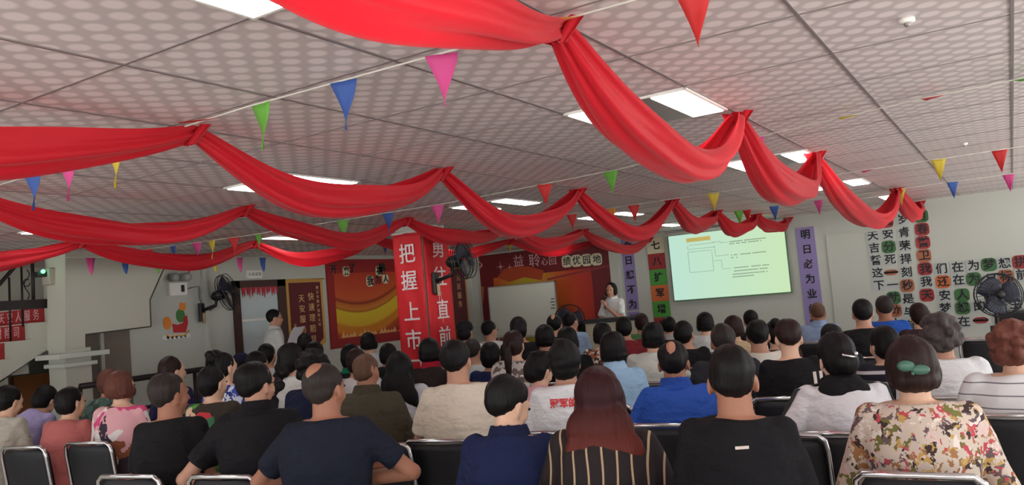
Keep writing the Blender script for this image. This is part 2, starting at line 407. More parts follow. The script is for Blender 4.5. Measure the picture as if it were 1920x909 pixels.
gg.tube([RR(50+6*math.cos(t), 530+7*math.sin(t)) for t in np.linspace(0, 5.5, 16)], .005, 6); gg.xf(atp(rl)); obj('scroll', gg, BR, rl)
gg = G(); y0, z0 = L(0, 566); y1, z1 = L(92, 560); gg.box((XL-.10, yr[0]-.9, z1-.09), (XL-.02, yr[0]+.0, z1)); gg.xf(atp(rl)); obj('bottom_rail', gg, BR, rl, smooth=False)
# exit lamp box with green light
def box_on_left(name, a, b, th, m_, label, cat, x=XL, bev=.006):
    (y0, z1), (y1, z0) = L(*a, x+th), L(*b, x+th)
    o = empty(name, (x, (y0+y1)/2, z0), 0, label, cat)
    gg = G().box((0, -(y1-y0)/2, 0), (th, (y1-y0)/2, z1-z0)); obj('body', gg, m_, o, smooth=False, bevel=bev); return o, y1-y0, z1-z0
bx, bw, bh = box_on_left('wall_box', (92, 502), (146, 532), .14, mat('beige_metal', srgb(165, 158, 148), .5), 'beige wall box with small green lamp above the stair landing', 'electrical box', x=XL)
obj('end_cap', G().box((.141, bw/2-.06, .01), (.15, bw/2-.01, bh-.01)), WHITE, bx, smooth=False)
obj('bracket', G().box((.02, -bw/2-.10, bh*.5), (.10, -bw/2, bh*.8)), BLKPL, bx, smooth=False)
obj('lamp', G().ell((.12, -bw/2-.05, bh*.8), (.02, .02, .02)), mat('green_led', (.1, 1, .3), .3, emit=6), bx)
# emergency light on the left wall
yy, zz = L(329, 540); eo = empty('emergency_light', (XL, yy, zz), 0, 'white twin-head emergency light above the sticker on left wall', 'emergency light')
obj('case', G().box((0, -.12, -.09), (.06, .12, .06)), WHITE, eo, smooth=False, bevel=.008)
for s_ in (-1, 1): obj('lamp_head', G().cap((.05, s_*.07, .12), (.11, s_*.08, .12), .05, .055), mat('lamp_glass', srgb(150, 150, 145), .2), eo)
obj('switch', G().box((.06, .03, -.05), (.07, .07, .03)), BLKPL, eo, smooth=False)
co_ = obj('power_cable', G().tube([(XL+.02, *L(*p)) for p in ((345, 543), (358, 539), (371, 537), (372, 560), (380, 578), (392, 582), (402, 575))], .008, 6), mat('grey_cable', srgb(120, 118, 112), .5))
tag(co_, 'grey power cable looping down from the emergency light to fan', 'cable')
# sticker: sleigh on a snow cloud (no figure)
yy, zz = L(329, 600); so = empty('wall_sticker', (XL, yy, zz), 0, 'colourful holiday sleigh sticker on the white left wall', 'sticker')
sc = .012
def flat(poly, t0, t1): return G().prism([(a*.19, b*.19) for a, b in poly], t0, t1)
cir = lambda cx, cy, rx, ry, n=14: [(cx+rx*math.cos(t), cy+ry*math.sin(t)) for t in np.linspace(0, 2*math.pi, n, endpoint=False)]
gg = G()
for i_ in range(6): gg.prism([(a*.19, b*.19) for a, b in cir(-.75+i_*.3, -1.0, .24, .14)], .001, .004)
obj('snow_cloud', gg, mat('snow_white', srgb(215, 215, 215), .5), so, smooth=False)
obj('sleigh', flat([(-.2, -.75), (.65, -.8), (.85, -.2), (.8, .25), (.55, .15), (.5, -.2), (.1, -.3), (-.25, -.2)], .004, .009), mat('sleigh_red', srgb(178, 26, 34), .5), so, smooth=False)
obj('gift_sack', flat(cir(.35, .25, .32, .42), .003, .007), mat('sack_green', srgb(60, 120, 60), .5), so, smooth=False)
obj('gift', flat([(.3, .6), (.7, .55), (.75, 1.0), (.35, 1.05)], .004, .008), mat('gift_orange', srgb(220, 130, 40), .5), so, smooth=False)
obj('runner', G().tube([(.006, a*.19, b*.19) for a, b in ((-.7, -.85), (-.5, -.95), (.6, -.95), (.9, -.7))], .008, 6), mat('gold_yellow', srgb(220, 170, 60), .4), so)
gg = G(); gg.prism([(a*.19, b*.19) for a, b in cir(-.6, -.15, .28, .4)], .003, .007)
obj('bundle', gg, MATS['gift_orange'], so, smooth=False)
# black bench rail along the left wall
ra = xpl(150, 722, XL+.7); rb = xpl(425, 688, XL+.7)
ro = empty('barrier_rail', (ra.x, (ra.y+rb.y)/2, 0), 0, 'dark horizontal handrail standing along the left wall', 'rail')
hl = (rb.y-ra.y)/2; rz_ = (ra.z+rb.z)/2
obj('top_rail', G().tube([(0, -hl, rz_), (0, hl, rz_)], .03, 10), BR, ro); obj('lower_rail', G().tube([(0, -hl, rz_-.3), (0, hl, rz_-.3)], .02, 10), BR, ro)
for k in range(5): obj('post', G().tube([(0, -hl+hl*.5*k, 0), (0, -hl+hl*.5*k, rz_)], .02, 8), BR, ro)
wd = xpl(60, 715, XL-.5)
tag(obj('wooden_panel', G().box((XL-.55, L(25, 700, XL-.5)[0], 0), (XL-.5, L(100, 700, XL-.5)[0], L(80, 700, XL-.5)[1])), mat('orange_wood', srgb(140, 88, 50), .5, var=.2, bscale=5), smooth=False), 'low orange wooden panel under the stairs at far left', 'panel')
# door in the left wall
WOOD = mat('dark_brown_wood', srgb(62, 36, 30), .45, var=.2, bscale=9)
y0, z1 = L(433, 527); y1, _ = L(530, 523)
g = G()
g.box((XL-.02, y0, 0), (XL+.05, y0+.09, z1)).box((XL-.02, y1-.14, 0), (XL+.05, y1, z1)).box((XL-.02, y0, z1-.09), (XL+.05, y1, z1))
struct('door_1', g, WOOD)
g = G().box((XL+.002, y0+.09, 0), (XL+.03, y1-.14, z1-.09)); gl = struct('door_2', g, mat('frosted_glass', srgb(186, 200, 204), .25))
g = G().box((XL+.03, y0+.10, 1.52), (XL+.04, y1-.15, 1.55)); struct('trim_8', g, WHITE)
rd = empty('paper_cutting_garland', (XL+.04, (y0+y1)/2, z1-.12), 0, 'red paper cuttings hanging across the top of the brown door', 'decoration')
for k in range(9):
    a = -.42*(y1-y0)+k*(y1-y0)*.095
    obj('paper_cutting', G().prism([(a-.03, .03), (a+.035, .03), (a+.02, -.05-.03*(k % 3)), (a, -.02), (a-.02, -.07-.02*(k % 2))], .0, .006), mat('paper_red', srgb(180, 40, 55), .6), rd, smooth=False)
ds, w_, h_ = box_on_left('door_sign', (463, 507), (492, 521), .02, WHITE, 'small white sign plate above the brown door', 'sign', bev=0)
gg = G()
for j, ch in enumerate('小会议室'): text_g(gg, ch, (.021, -w_*.33+j*w_*.22, h_/2), (0, 1, 0), ZP, w_*.2, (1, 0, 0), .002, .0)
obj('lettering', gg, mat('ink', srgb(60, 60, 70), .6), ds, smooth=False)
# silk pennant banner on left wall
MAR = mat('maroon_velvet', srgb(88, 16, 26), .8, sheen=.3); GOLD = mat('gold_fringe', srgb(205, 160, 80), .5, bump=.5, bscale=150); GTX = mat('gold_text', srgb(215, 180, 120), .5)
def silk(px0, px1, topy, boty, label, cols, x=XL):
    y0, zt_ = L(px0, topy, x+.03); y1, _ = L(px1, topy, x+.03); zb = L(px1, boty, x+.03)[1]; W = y1-y0; Hh = zt_-zb
    o = empty('silk_banner', (x, (y0+y1)/2, zb), 0, label, 'banner')
    obj('rod', G().tube([(.03, -W/2-.03, Hh), (.03, W/2+.03, Hh)], .012, 8), GOLD, o)
    obj('fringe', G().prism([(-W/2, Hh), (W/2, Hh), (W/2, .10), (W*.28, 0), (-W*.28, 0), (-W/2, .10)], .010, .018), GOLD, o, smooth=False)
    obj('cloth', G().prism([(-W/2+.05, Hh-.04), (W/2-.05, Hh-.04), (W/2-.05, .16), (W*.22, .05), (-W*.22, .05), (-W/2+.05, .16)], .018, .024), MAR, o, smooth=False)
    gg = G()
    for s_, yy, top, sz in cols:
        for j, ch in enumerate(s_): text_g(gg, ch, (.024, yy*W, Hh-top-j*sz*1.28), (0, 1, 0), ZP, sz, (1, 0, 0), .003, .0)
    obj('lettering', gg, GTX, o, smooth=False); return o
silk(536, 605, 525, 655, 'maroon silk award banner with gold fringe beside the brown door', [('快速理赔显诚信', .14, .24, .115), ('天安服务暖人心', -.12, .26, .11), ('赠天安财产保险公司', .33, .12, .05), ('客户敬赠', -.33, .62, .05)])
silk(842, 873, 500, 655, 'maroon silk banner hanging in the far left corner', [('为民服务', 0, .2, .12)])
# left wall poster
def swoosh():
    n = NT('swoosh_print', .45)
    a = n.m('ADD', n.z, n.m('MULTIPLY', n.m('MULTIPLY', n.m('SUBTRACT', n.y, -.35), n.m('SUBTRACT', n.y, -.35)), -.32))
    st = [(0, srgb(150, 40, 26)), (.12, srgb(170, 70, 30)), (.16, srgb(200, 120, 30)), (.24, srgb(190, 120, 30)), (.27, srgb(205, 165, 40)), (.42, srgb(200, 178, 40)),
          (.44, srgb(150, 80, 30)), (.46, srgb(190, 120, 40)), (.52, srgb(180, 95, 35)), (.54, srgb(120, 40, 25)), (.58, srgb(185, 82, 38)), (.75, srgb(180, 66, 34)), (1, srgb(165, 50, 34))]
    c = n.ramp(n.m('ADD', n.m('MULTIPLY', a, .85), .02), st); return n.done(c)
PR = mat('poster_red', srgb(140, 26, 30), .5); PD = mat('poster_dark_red', srgb(105, 22, 30), .5, var=.1, bscale=4)
y0, zt_ = L(608, 486); y1 = L(737, 480)[0]; zt_ = CEIL-.06; zb = L(612, 656)[1]; W = y1-y0+.5; Hh = zt_-zb
po = empty('swoosh_poster', (XL+.003, y0+W/2, zb), 0, 'large red poster with yellow and orange swoosh on left wall', 'poster')
obj('backing', G().box((.0, -W/2, 0), (.02, W/2, Hh)), PR, po, smooth=False)
obj('print', G().box((.02, -W/2+.14, .13), (.024, W/2-.05, Hh-.2)), swoosh(), po, smooth=False)
gg = G()
for j in range(10):
    a = -W/2+.2+j*(W-.5)/10; gg.prism([(a, .14), (a+.17, .14), (a+.13, .19+.03*(j % 2)), (a+.08, .16), (a+.05, .24-.05*(j % 3))], .024, .027)
obj('wave_crest', gg, mat('crest_cream', srgb(215, 165, 110), .5), po, smooth=False)
CARD = mat('cream_card', srgb(205, 200, 170), .6); INK = mat('dark_ink', srgb(28, 30, 34), .6); REDC = mat('red_card', srgb(150, 50, 50), .6)
GRC = mat('green_card', srgb(60, 105, 60), .6); GRC2 = mat('bright_green_card', srgb(75, 150, 62), .6); ORC = mat('orange_card', srgb(200, 105, 55), .6); BRC = mat('brown_card', srgb(165, 100, 70), .6)
def rr(w_, h_, r_=.3, n=4):
    P = []
    for cx, cz, a0 in ((w_/2-r_*w_, h_/2-r_*w_, 0), (-w_/2+r_*w_, h_/2-r_*w_, 90), (-w_/2+r_*w_, -h_/2+r_*w_, 180), (w_/2-r_*w_, -h_/2+r_*w_, 270)):
        for k in range(n+1): a = math.radians(a0+90*k/n); P.append((cx+r_*w_*math.cos(a), cz+r_*w_*math.sin(a)))
    return P
for ch, px, py, s_, card in (('来', 646, 509, .13, CARD), ('了', 657, 503, .15, None), ('福', 708, 508, .14, CARD), ('最', 713, 505, .18, None), ('我', 691, 527, .15, CARD), ('为', 706, 525, .13, REDC), ('人', 720, 523, .13, CARD), ('开', 622, 505, .13, REDC)):
    yy, zz = L(px, py); c = Vector((XL+.027, yy, zz))-po.location
    gg = G()
    if card: gg.prism([(c.y+a, c.z+b) for a, b in rr(s_*1.1, s_*1.1)], c.x, c.x+.004, mi=0)
    text_g(gg, ch, (c.x+.004, c.y, c.z), (0, 1, 0), ZP, s_, (1, 0, 0), .004, .03, mi=1)
    obj('character_card', gg, [card or CARD, INK], po, smooth=False)
# front wall poster
def orange_print():
    n = NT('orange_print', .45)
    d = n.m('ABSOLUTE', n.m('ADD', n.x, .32)); c = n.ramp(n.m('ADD', n.m('MULTIPLY', d, .75), n.m('MULTIPLY', n.noise(2, 1).outputs[0], .12)),
        [(0, srgb(168, 165, 40)), (.22, srgb(185, 150, 45)), (.5, srgb(190, 95, 40)), (.8, srgb(175, 55, 35)), (1, srgb(160, 45, 35))]); return n.done(c)
x0 = XL+.12; x1 = ypl(1146, 455, YF).x-.02; zb = .62; zt_ = CEIL-.03; W = x1-x0; Hh = zt_-zb
fo = empty('honour_poster', ((x0+x1)/2, YF, zb), 0, 'dark red and orange honour poster behind the whiteboard on front wall', 'poster')
obj('backing', G().box((-W/2, -.02, 0), (W/2, 0, Hh)), PD, fo, smooth=False)
obj('print', G().box((-W/2+.3, -.024, .1), (W/2-.38, -.02, Hh-.42)), orange_print(), fo, smooth=False)
obj('gold_edge', G().box((W/2, -.025, 0), (W/2+.02, 0, Hh-.1)), mat('gold_edge', srgb(220, 190, 150), .5), fo, smooth=False)
PINK = mat('pale_pink', srgb(205, 160, 165), .6)
def onfr(px, py, o, y=YF): return ypl(px, py, y)-o.location
for ch, px in (('绩', 1064), ('优', 1082), ('园', 1101), ('地', 1120)):
    c = onfr(px, 490-(px-1064)*.07, fo); gg = G().prism([(c.x+a, c.z+b) for a, b in rr(.19, .2)], -.028, -.024, 'y', 0)
    text_g(gg, ch, (c.x, -.028, c.z), XP, ZP, .155, (0, -1, 0), .004, .012, mi=1); obj('character_card', gg, [CARD, INK], fo, smooth=False)
for ch, px, py, s_, bd in (('益', 973, 490, .22, .0), ('聆', 1003, 489, .24, .0), ('心', 1022, 491, .14, .0), ('回', 1037, 489, .16, .0), ('网', 1033, 472, .12, -.005), ('心', 899, 496, .16, .02)):
    c = onfr(px, py, fo); gg = text_g(G(), ch, (c.x, -.024, c.z), XP, ZP, s_, (0, -1, 0), .004, bd); obj('lettering', gg, PINK, fo, smooth=False)
for px, py, s_ in ((940, 500, .1), (1064, 476, .1), (957, 501, .07), (1079, 467, .05), (975, 463, .04)):
    c = onfr(px, py, fo); P = []
    for k in range(16): r_ = s_*(1 if k % 4 == 0 else (.35 if k % 2 == 0 else .16)); P.append((c.x+r_*math.cos(k*math.pi/8), c.z+r_*math.sin(k*math.pi/8)))
    obj('sparkle', G().prism(P, -.027, -.024, 'y'), PINK, fo, smooth=False)
c = onfr(1115, 502, fo); obj('ribbon_line', G().prism([(c.x-.9, c.z-.10), (c.x+.3, c.z+.03), (c.x+.3, c.z+.0), (c.x-.9, c.z-.13)], -.028, -.024, 'y'), mat('rose', srgb(130, 45, 50), .5), fo, smooth=False)
c = onfr(965, 515, fo); gg = G()
P = [(c.x-.35, c.z-.02), (c.x-.2, c.z+.12), (c.x+.0, c.z+.14), (c.x+.3, c.z+.12), (c.x+.6, c.z+.02), (c.x+.55, c.z-.14), (c.x+.2, c.z-.06), (c.x-.1, c.z-.12)]
obj('brush_patch', gg.prism(P, -.027, -.024, 'y'), mat('brush_orange', srgb(165, 65, 35), .5), fo, smooth=False)
c = onfr(898, 555, fo); gg = G().prism([(c.x-.1, c.z+.2), (c.x+.14, c.z+.16), (c.x+.12, c.z-.05), (c.x, c.z-.35)], -.028, -.024, 'y', 0)
text_g(gg, '红', (c.x, -.028, c.z+.06), XP, ZP, .14, (0, -1, 0), .004, .02, mi=1); obj('character_card', gg, [BRC, INK], fo, smooth=False)
# whiteboard on castored stand
a = ypl(915, 537, 11.7); b = ypl(1041, 527, 11.7); z0 = ypl(930, 634, 11.7).z; W = b.x-a.x; zt_ = (a.z+b.z)/2
wo = empty('whiteboard', ((a.x+b.x)/2, 11.7, 0), 0, 'large blank whiteboard standing before the honour poster', 'whiteboard')
obj('writing_surface', G().box((-W/2+.015, -.012, z0+.015), (W/2-.015, -.004, zt_-.015)), mat('whiteboard_enamel', srgb(190, 194, 184), .3), wo, smooth=False)
gg = G()
for lo, hi in (((-W/2, -.02, z0), (W/2, .02, z0+.018)), ((-W/2, -.02, zt_-.018), (W/2, .02, zt_)), ((-W/2, -.02, z0), (-W/2+.018, .02, zt_)), ((W/2-.018, -.02, z0), (W/2, .02, zt_))): gg.box(lo, hi)
obj('frame', gg, mat('aluminium', srgb(170, 170, 165), .35, .8), wo, smooth=False)
obj('backing', G().box((-W/2+.01, -.002, z0+.01), (W/2-.01, .012, zt_-.01)), WHITE, wo, smooth=False)
obj('pen_tray', G().box((-W*.3, -.08, z0-.01), (W*.3, -.02, z0+.005)), MATS['aluminium'], wo, smooth=False)
for s_ in (-1, 1):
    obj('leg', G().tube([(s_*W*.42, .04, zt_-.1), (s_*W*.42, .04, .04)], .015, 8).tube([(s_*W*.42, -.25, .05), (s_*W*.42, .28, .05)], .015, 8), MATS['aluminium'], wo)
gg = G()
for k in range(4): gg.box((W/2-.1-.02*(k % 2), -.014, zt_-.3-.05*k), (W/2-.04, -.0125, zt_-.285-.05*k))
obj('handwriting', gg, INK, wo, smooth=False)
# wall slogan strips
LAV = mat('lavender_paper', srgb(140, 128, 178), .7); 
def strip(name, x0p, x1p, yt, yb, chars, cols, label, csz, y=YF, pitch=None, gap=None, top=None):
    a = ypl(x0p, yt, y); b = ypl(x1p, yt, y); W = b.x-a.x; zb = ypl((x0p+x1p)/2+10, yb, y).z
    zt_ = a.z if top is None else top
    o = empty(name, ((a.x+b.x)/2, y-.003, zb), 0, label, 'wall strip'); Hh = zt_-zb; n = len(chars); p = Hh/n
    for j, ch in enumerate(chars):
        z1 = Hh-p*j; z0 = z1-p+(.025 if gap == j else 0)
        c_ = cols[j] if isinstance(cols, list) else cols
        gg = G().box((-W/2, -.008, z0), (W/2, 0, z1), 0); text_g(gg, ch, (0, -.008, z1-p/2), XP, ZP, csz, (0, -1, 0), .003, .03, mi=1)
        obj('character_panel', gg, [c_, INK], o, smooth=False)
    return o
strip('slogan_strip', 1163, 1185, 440, 640, '今日想不为增员', LAV, 'lavender vertical slogan strip left of the multicoloured strip', .15, gap=4, top=CEIL-.04)
strip('slogan_strip', 1211, 1243, 440, 655, '七八扩军增员三', [CARD, REDC, GRC2, ORC, GRC2, REDC, CARD], 'multicoloured vertical slogan strip of coloured squares left of the screen', .15, top=ypl(1215, 447, YF).z)
strip('slogan_strip', 1491, 1526, 427, 650, '明日必为业绩愁忧', LAV, 'lavender vertical slogan strip right of the projected screen', .14, top=ypl(1500, 427, YF).z)
# projected screen
a = ypl(1245, 440, YF-.1); b = ypl(1483, 547, YF-.1); c = ypl(1265, 563, YF-.1); x0 = c.x; x1 = b.x; W = x1-x0; z0 = (b.z+c.z)/2; z1 = 2.27; Hh = z1-z0
so = empty('projection_screen', ((x0+x1)/2, YF-.1, z0), 0, 'bright pale green projected slide on screen at the front wall', 'screen')
n = NT('projected_slide', .6); col = n.mix(n.m('MINIMUM', n.m('MAXIMUM', n.m('ADD', n.m('DIVIDE', n.x, W), .5), 0), 1), srgb(200, 240, 222), srgb(214, 244, 196))
n.nt.links.new(col, n.b.inputs['Emission Color']); n.b.inputs['Emission Strength'].default_value = SCREEN; n.b.inputs['Base Color'].default_value = (.0, .0, .0, 1); n.b.inputs['Specular IOR Level'].default_value = .1
SL = n.M
obj('slide', G().box((-W/2, -.004, 0), (W/2, 0, Hh)), SL, so, smooth=False)
obj('screen_cloth', G().box((-W/2-.02, .001, -.02), (W/2+.02, .006, Hh+.02)), mat('screen_border', srgb(90, 120, 90), .6), so, smooth=False)
obj('roller_case', G().tube([(-W/2-.06, .02, Hh+.03), (W/2+.06, .02, Hh+.03)], .03, 10), WHITE, so)
LN = mat('slide_line', srgb(150, 180, 160), .6, emit=.35); TX = mat('slide_text', srgb(70, 95, 80), .6, emit=.12)
def sp(px, py): p = ypl(px, py, YF-.1)-so.location; return (p.x, p.z)
def seg(gg, a, b, t=.006):
    (xa, za), (xb, zb) = sp(*a), sp(*b)
    if abs(xb-xa) > abs(zb-za): zb = za; gg.box((min(xa, xb), -.007, za-t/2), (max(xa, xb), -.004, za+t/2))
    else: gg.box((xa-t/2, -.007, min(za, zb)), (xa+t/2, -.004, max(za, zb)))
x0_, z0_ = sp(1287, 451); obj('title_bar', G().box((x0_, -.007, z0_-.03), (x0_+.38, -.004, z0_+.03)), mat('slide_ochre', srgb(196, 178, 100), .6, emit=.6), so, smooth=False)
gg = G()
for r_ in (((1292, 460), (1340, 458)), ((1290, 468), (1290, 461)), ((1290, 468), (1340, 465)), ((1335, 454), (1350, 452)), ((1350, 452), (1350, 455)), ((1350, 455), (1366, 455)), ((1340, 461), (1342, 480)), ((1342, 480), (1367, 478)),
           ((1290, 473), (1295, 511)), ((1290, 473), (1335, 471)), ((1335, 471), (1338, 507)), ((1295, 511), (1338, 507)), ((1338, 489), (1353, 488)), ((1353, 488), (1356, 504)), ((1356, 504), (1370, 504))): seg(gg, *r_)
obj('diagram', gg, LN, so, smooth=False)
gg = G(); R_ = random.Random(3)
def dashes(px, py, n, s=.020):
    x, z = sp(px, py)
    for k in range(n):
        if R_.random() < .88: gg.box((x+k*s, -.007, z-s*.4), (x+k*s+s*.75, -.004, z-s*.1)).box((x+k*s+s*.15, -.007, z), (x+k*s+s*.6, -.004, z+s*.35))
for px, py, n_ in ((1368, 453, 27), (1368, 457, 25), (1371, 478, 26), (1371, 483, 5), (1374, 502, 27), (1374, 508, 26), (1374, 514, 26), (1374, 519, 16)): dashes(px, py, n_)
obj('slide_paragraph', gg, TX, so, smooth=False)
# characters on the front wall
G_ = 'cut-out characters of the slogan on the front wall'
K, Rr, Gr, Cr, Br, Or = None, REDC, GRC, CARD, BRC, ORC
CHARS = []
def colm(s, x0, y0, x1, y1, cards, lab):
    for j, ch in enumerate(s):
        t = j/max(1, len(s)-1); CHARS.append((ch, x0+(x1-x0)*t, y0+(y1-y0)*t, cards[j], '%s, %s from its top' % (lab, ORD[j])))
ORD = ['first', 'second', 'third', 'fourth', 'fifth', 'sixth', 'seventh', 'eighth', 'ninth', 'tenth']
colm('天吉誓这下', 1636, 442, 1648, 535, [K]*5, 'leftmost slogan column')
colm('福安分死一一就动本', 1662, 415, 1680, 606, [Rr, K, Gr, K, Br, K, Gr, Br, K], 'second slogan column')
colm('岁青荣捍刻秒是与有', 1693, 411, 1706, 610, [K, K, K, K, K, Br, K, K, K], 'third slogan column')
colm('月春誉卫我我天', 1727, 405, 1738, 553, [Gr, Rr, Rr, Br, Rr, K, Rr], 'fourth slogan column')
for s, pts, cards, lab in (('们在为梦想拼', [(1765, 504), (1795, 501), (1825, 498), (1854, 496), (1883, 494), (1913, 491)], [K, K, K, Gr, K, Rr], 'upper slogan row on the right'),
        ('还在为月标前', [(1768, 528), (1797, 525), (1826, 523), (1858, 523), (1886, 518), (1916, 515)], [Or, K, Gr, K, Br, K], 'second slogan row on the right'),
        ('安人', [(1771, 554), (1804, 553)], [K, Gr], 'third slogan row on the right'), ('梦想的在生', [(1772, 578), (1805, 577), (1836, 574), (1872, 572), (1903, 570)], [K, Gr, K, K, K], 'fourth slogan row on the right'),
        ('在一起', [(1807, 603), (1839, 600), (1875, 597)], [K, Rr, K], 'lowest slogan row on the right')):
    for j, ch in enumerate(s): CHARS.append((ch, *pts[j], cards[j], '%s, %s from the left' % (lab, ORD[j])))
HALO = mat('pale_halo_card', srgb(178, 184, 182), .7)
cn = {None: 'black', REDC: 'red-edged', GRC: 'green-edged', BRC: 'brown-edged', ORC: 'orange-edged'}
for ch, px, py, card, lab in CHARS:
    p = ypl(px, py, YF); s_ = .145; tall = .5 if ch == '一' else 1.1
    o = obj('wall_character', G().prism(rr(s_*(1.2 if card else 1.12), s_*tall*(1.08 if card else 1.0), .3 if card else .15), -.010, 0, 'y'), card or HALO, smooth=False); o.location = (p.x, YF-.001, p.z)
    tag(o, '%s character %s on %s' % (cn[card], ch, lab), 'wall character', G_)
    obj('glyph', text_g(G(), ch, (0, -.010, 0), XP, ZP, s_*.98, (0, -1, 0), .004, .022), INK, o, smooth=False)
# column banners
BRED = mat('banner_red', srgb(214, 32, 42), .6, bump=.15, bscale=6); BW = mat('banner_white', srgb(232, 220, 220), .6)
def vbanner(loc, rot, W, zt_, chars, label, ch_z, sz):
    o = empty('vertical_banner', loc, rot, label, 'banner')
    R = []
    for i in range(40):
        z = .35+(zt_-.35)*i/39
        R.append([(W*(u-.5), -.02-.010*math.sin(z*7+u*9)*abs(math.sin(u*3.1)), z) for u in np.linspace(0, 1, 14)]+[(W*(u-.5), -.012, z) for u in np.linspace(1, 0, 14)])
    obj('cloth', G().rings(R), BRED, o)
    obj('rod', G().tube([(-W/2-.01, -.018, zt_), (W/2+.01, -.018, zt_)], .014, 8), WHITE, o)
    for ch, z in zip(chars, ch_z): obj('character', text_g(G(), ch, (0, -.034, z), XP, ZP, sz, (0, -1, 0), .004, .008), BW, o, smooth=False)
    return o
Wc = X1c-X0c
zs = [xpl(0, 0, 0).z]*0
zs = [ypl(px, py, Y0c).z for px, py in ((758, 478), (762, 528), (766, 586), (771, 638), (776, 690))]
vbanner(((X0c+X1c)/2, Y0c, 0), 0, Wc, CEIL-.07, '把握上市口', 'red vertical banner on the column face nearest the camera', zs, .215)
zs = [xpl(px, py, X1c).z for px, py in ((815, 467), (822, 520), (825, 582), (830, 632), (834, 682))]
vbanner((X1c, (Y0c+Y1c)/2, 0), math.pi/2, Y1c-Y0c, CEIL-.07, '勇往直前进', 'red vertical banner on the right side of the column', zs, .215)
# ------------------------------------------------------------------ ceiling lights
TUBE = mat('lamp_tube', (1, .97, .93), .5, emit=LAMP); LOUV = mat('louvre_metal', srgb(190, 185, 185), .3, .7)
lname = {-1.71: 'column nearest the camera', -4.11: 'second column from the right', -6.51: 'third column from the right', .69: 'column by the windows'}
rown = ['first', 'second', 'third', 'fourth', 'fifth']
proto = None
for X in (-1.71, -4.11, -6.51, .69):
    for r_, Y in enumerate((.94, 3.36, 5.74, 8.14, 10.54)):
        if X == .69 and r_ in (0,): pass
        if proto is None:
            o = proto = empty('ceiling_light', (X+.3, Y+.3, CEIL)); o['category'] = 'ceiling light'
            gg = G().box((-.3, -.3, -.012), (-.285, .3, -.002)).box((.285, -.3, -.012), (.3, .3, -.002)).box((-.3, -.3, -.012), (.3, -.285, -.002)).box((-.3, .285, -.012), (.3, .3, -.002))
            obj('frame', gg, WHITE, o, smooth=False)
            for s_ in (-1, 1):
                obj('light_panel', G().box((s_*.205-.075, -.28, -.016), (s_*.205+.075, .28, -.004)), TUBE, o, smooth=False)
            obj('reflector', G().box((-.128, -.285, -.012), (.128, .285, -.004)), LOUV, o, smooth=False)
        else: o = copy_tree(proto, (X+.3, Y+.3, CEIL), 0)
        tag(o, 'square recessed fluorescent ceiling light, %s one back in the %s' % (rown[r_], lname[X]), 'ceiling light', 'recessed ceiling lights')
# ------------------------------------------------------------------ red swags
SWAG = swag_mat()
def swag(tops, label, zb, wid=.11, seed=0, xs=None):
    """tops: world XY of the pinned points; zb: lowest height of each bay"""
    rnd = random.Random(seed); org = Vector((tops[0][0], tops[0][1], CEIL)); o = empty('fabric_swag', org, 0, label, 'fabric swag')
    for i in range(len(tops)-1):
        A = Vector((*tops[i][:2], (tops[i][2] if len(tops[i]) > 2 else CEIL-.01))); B = Vector((*tops[i+1][:2], (tops[i+1][2] if len(tops[i+1]) > 2 else CEIL-.01)))
        d = (B-A); d.z = 0; Ln = d.length; d.normalize(); sd = Vector((d.y, -d.x, 0)); N = 44; K_ = 28; R = []
        ph = [rnd.uniform(0, 6) for _ in range(4)]
        low = CEIL-zb[i]
        for a in range(N+1):
            t = a/N; s = 4*t*(1-t); q = s**.8
            cen = A.lerp(B, t); cen.z -= low*s*1.0-.10*q
            wr = .022+(wid*.78-.022)*min(1, q*1.1); hr = .04+.06*q; row = []
            for b in range(K_+1):
                u = b/K_*2-1                      # -1 .. 1 around the U
                ang = u*math.pi*.62
                fold = .010*math.sin(u*13+ph[0]+t*3)+.008*math.sin(u*23+ph[1]-t*4)*(1-.5*q)
                xx = math.sin(ang)*(wr+fold)+.02*math.sin(t*5+ph[2])*q
                zz = -math.cos(ang)*(hr+fold)+(.02*math.sin(t*9+ph[3]+u)*q)
                if abs(u) > .8: xx *= .75+.25*q
                row.append(cen+sd*xx+Vector((0, 0, zz-.02-.0*q)))
            R.append([tuple(p-org) for p in row])
        for row in R:
            for k, p in enumerate(row):
                if p[2] > -.004: row[k] = (p[0], p[1], -.004)
        g = G().rings(R, False, closed=False); ob = obj('swag_bay', g, SWAG, o)
    for i, tp in enumerate(tops):
        z_ = (tp[2] if len(tp) > 2 else CEIL-.01)-CEIL
        p = Vector((tp[0], tp[1], CEIL+z_))-org; P = []
        gg = G(); R = []
        for k in range(9):
            f_ = k/8; row = []
            for b in range(15):
                u = b/14*2-1; row.append((p.x+u*(.03+.05*f_), p.y+.02*math.sin(u*9)+(f_-.5)*.05, p.z-.005-.085*(1-f_)-.0*abs(u)))
            R.append(row)
        gg.rings(R, False, closed=False); obj('gathered_knot', gg, SWAG, o)
    return o
XA = -1.08
swag([(XA, .50), (XA, 2.14), (XA, 4.0), (XA, 5.85), (XA+.1, 9.6), (XA+.1, 12.1)], 'red chiffon swag nearest the camera looping from top centre to the right', [2.13, 1.96, 1.94, 1.89, 2.07], .125, 1)
XB = -2.88
swag([(XB, .35), (-2.82, 2.17), (XB, 3.97), (XB, 5.78), (-2.75, 7.54), (-2.9, 9.4), (-2.78, 10.7), (-2.7, 12.12)], 'red chiffon swag second from the right, ending beside the screen', [2.10, 2.03, 1.98, 1.97, 2.08, 2.07, 2.13], .11, 2)
swag([(-4.62, 2.1), (-4.6, 3.94), (-4.7, 5.87), (-4.75, 7.7), (-4.75, 9.6), (-4.85, 12.1, 2.3)], 'red chiffon swag third from the right, ending left of the screen', [2.07, 2.08, 2.12, 2.10, 2.08], .10, 3)
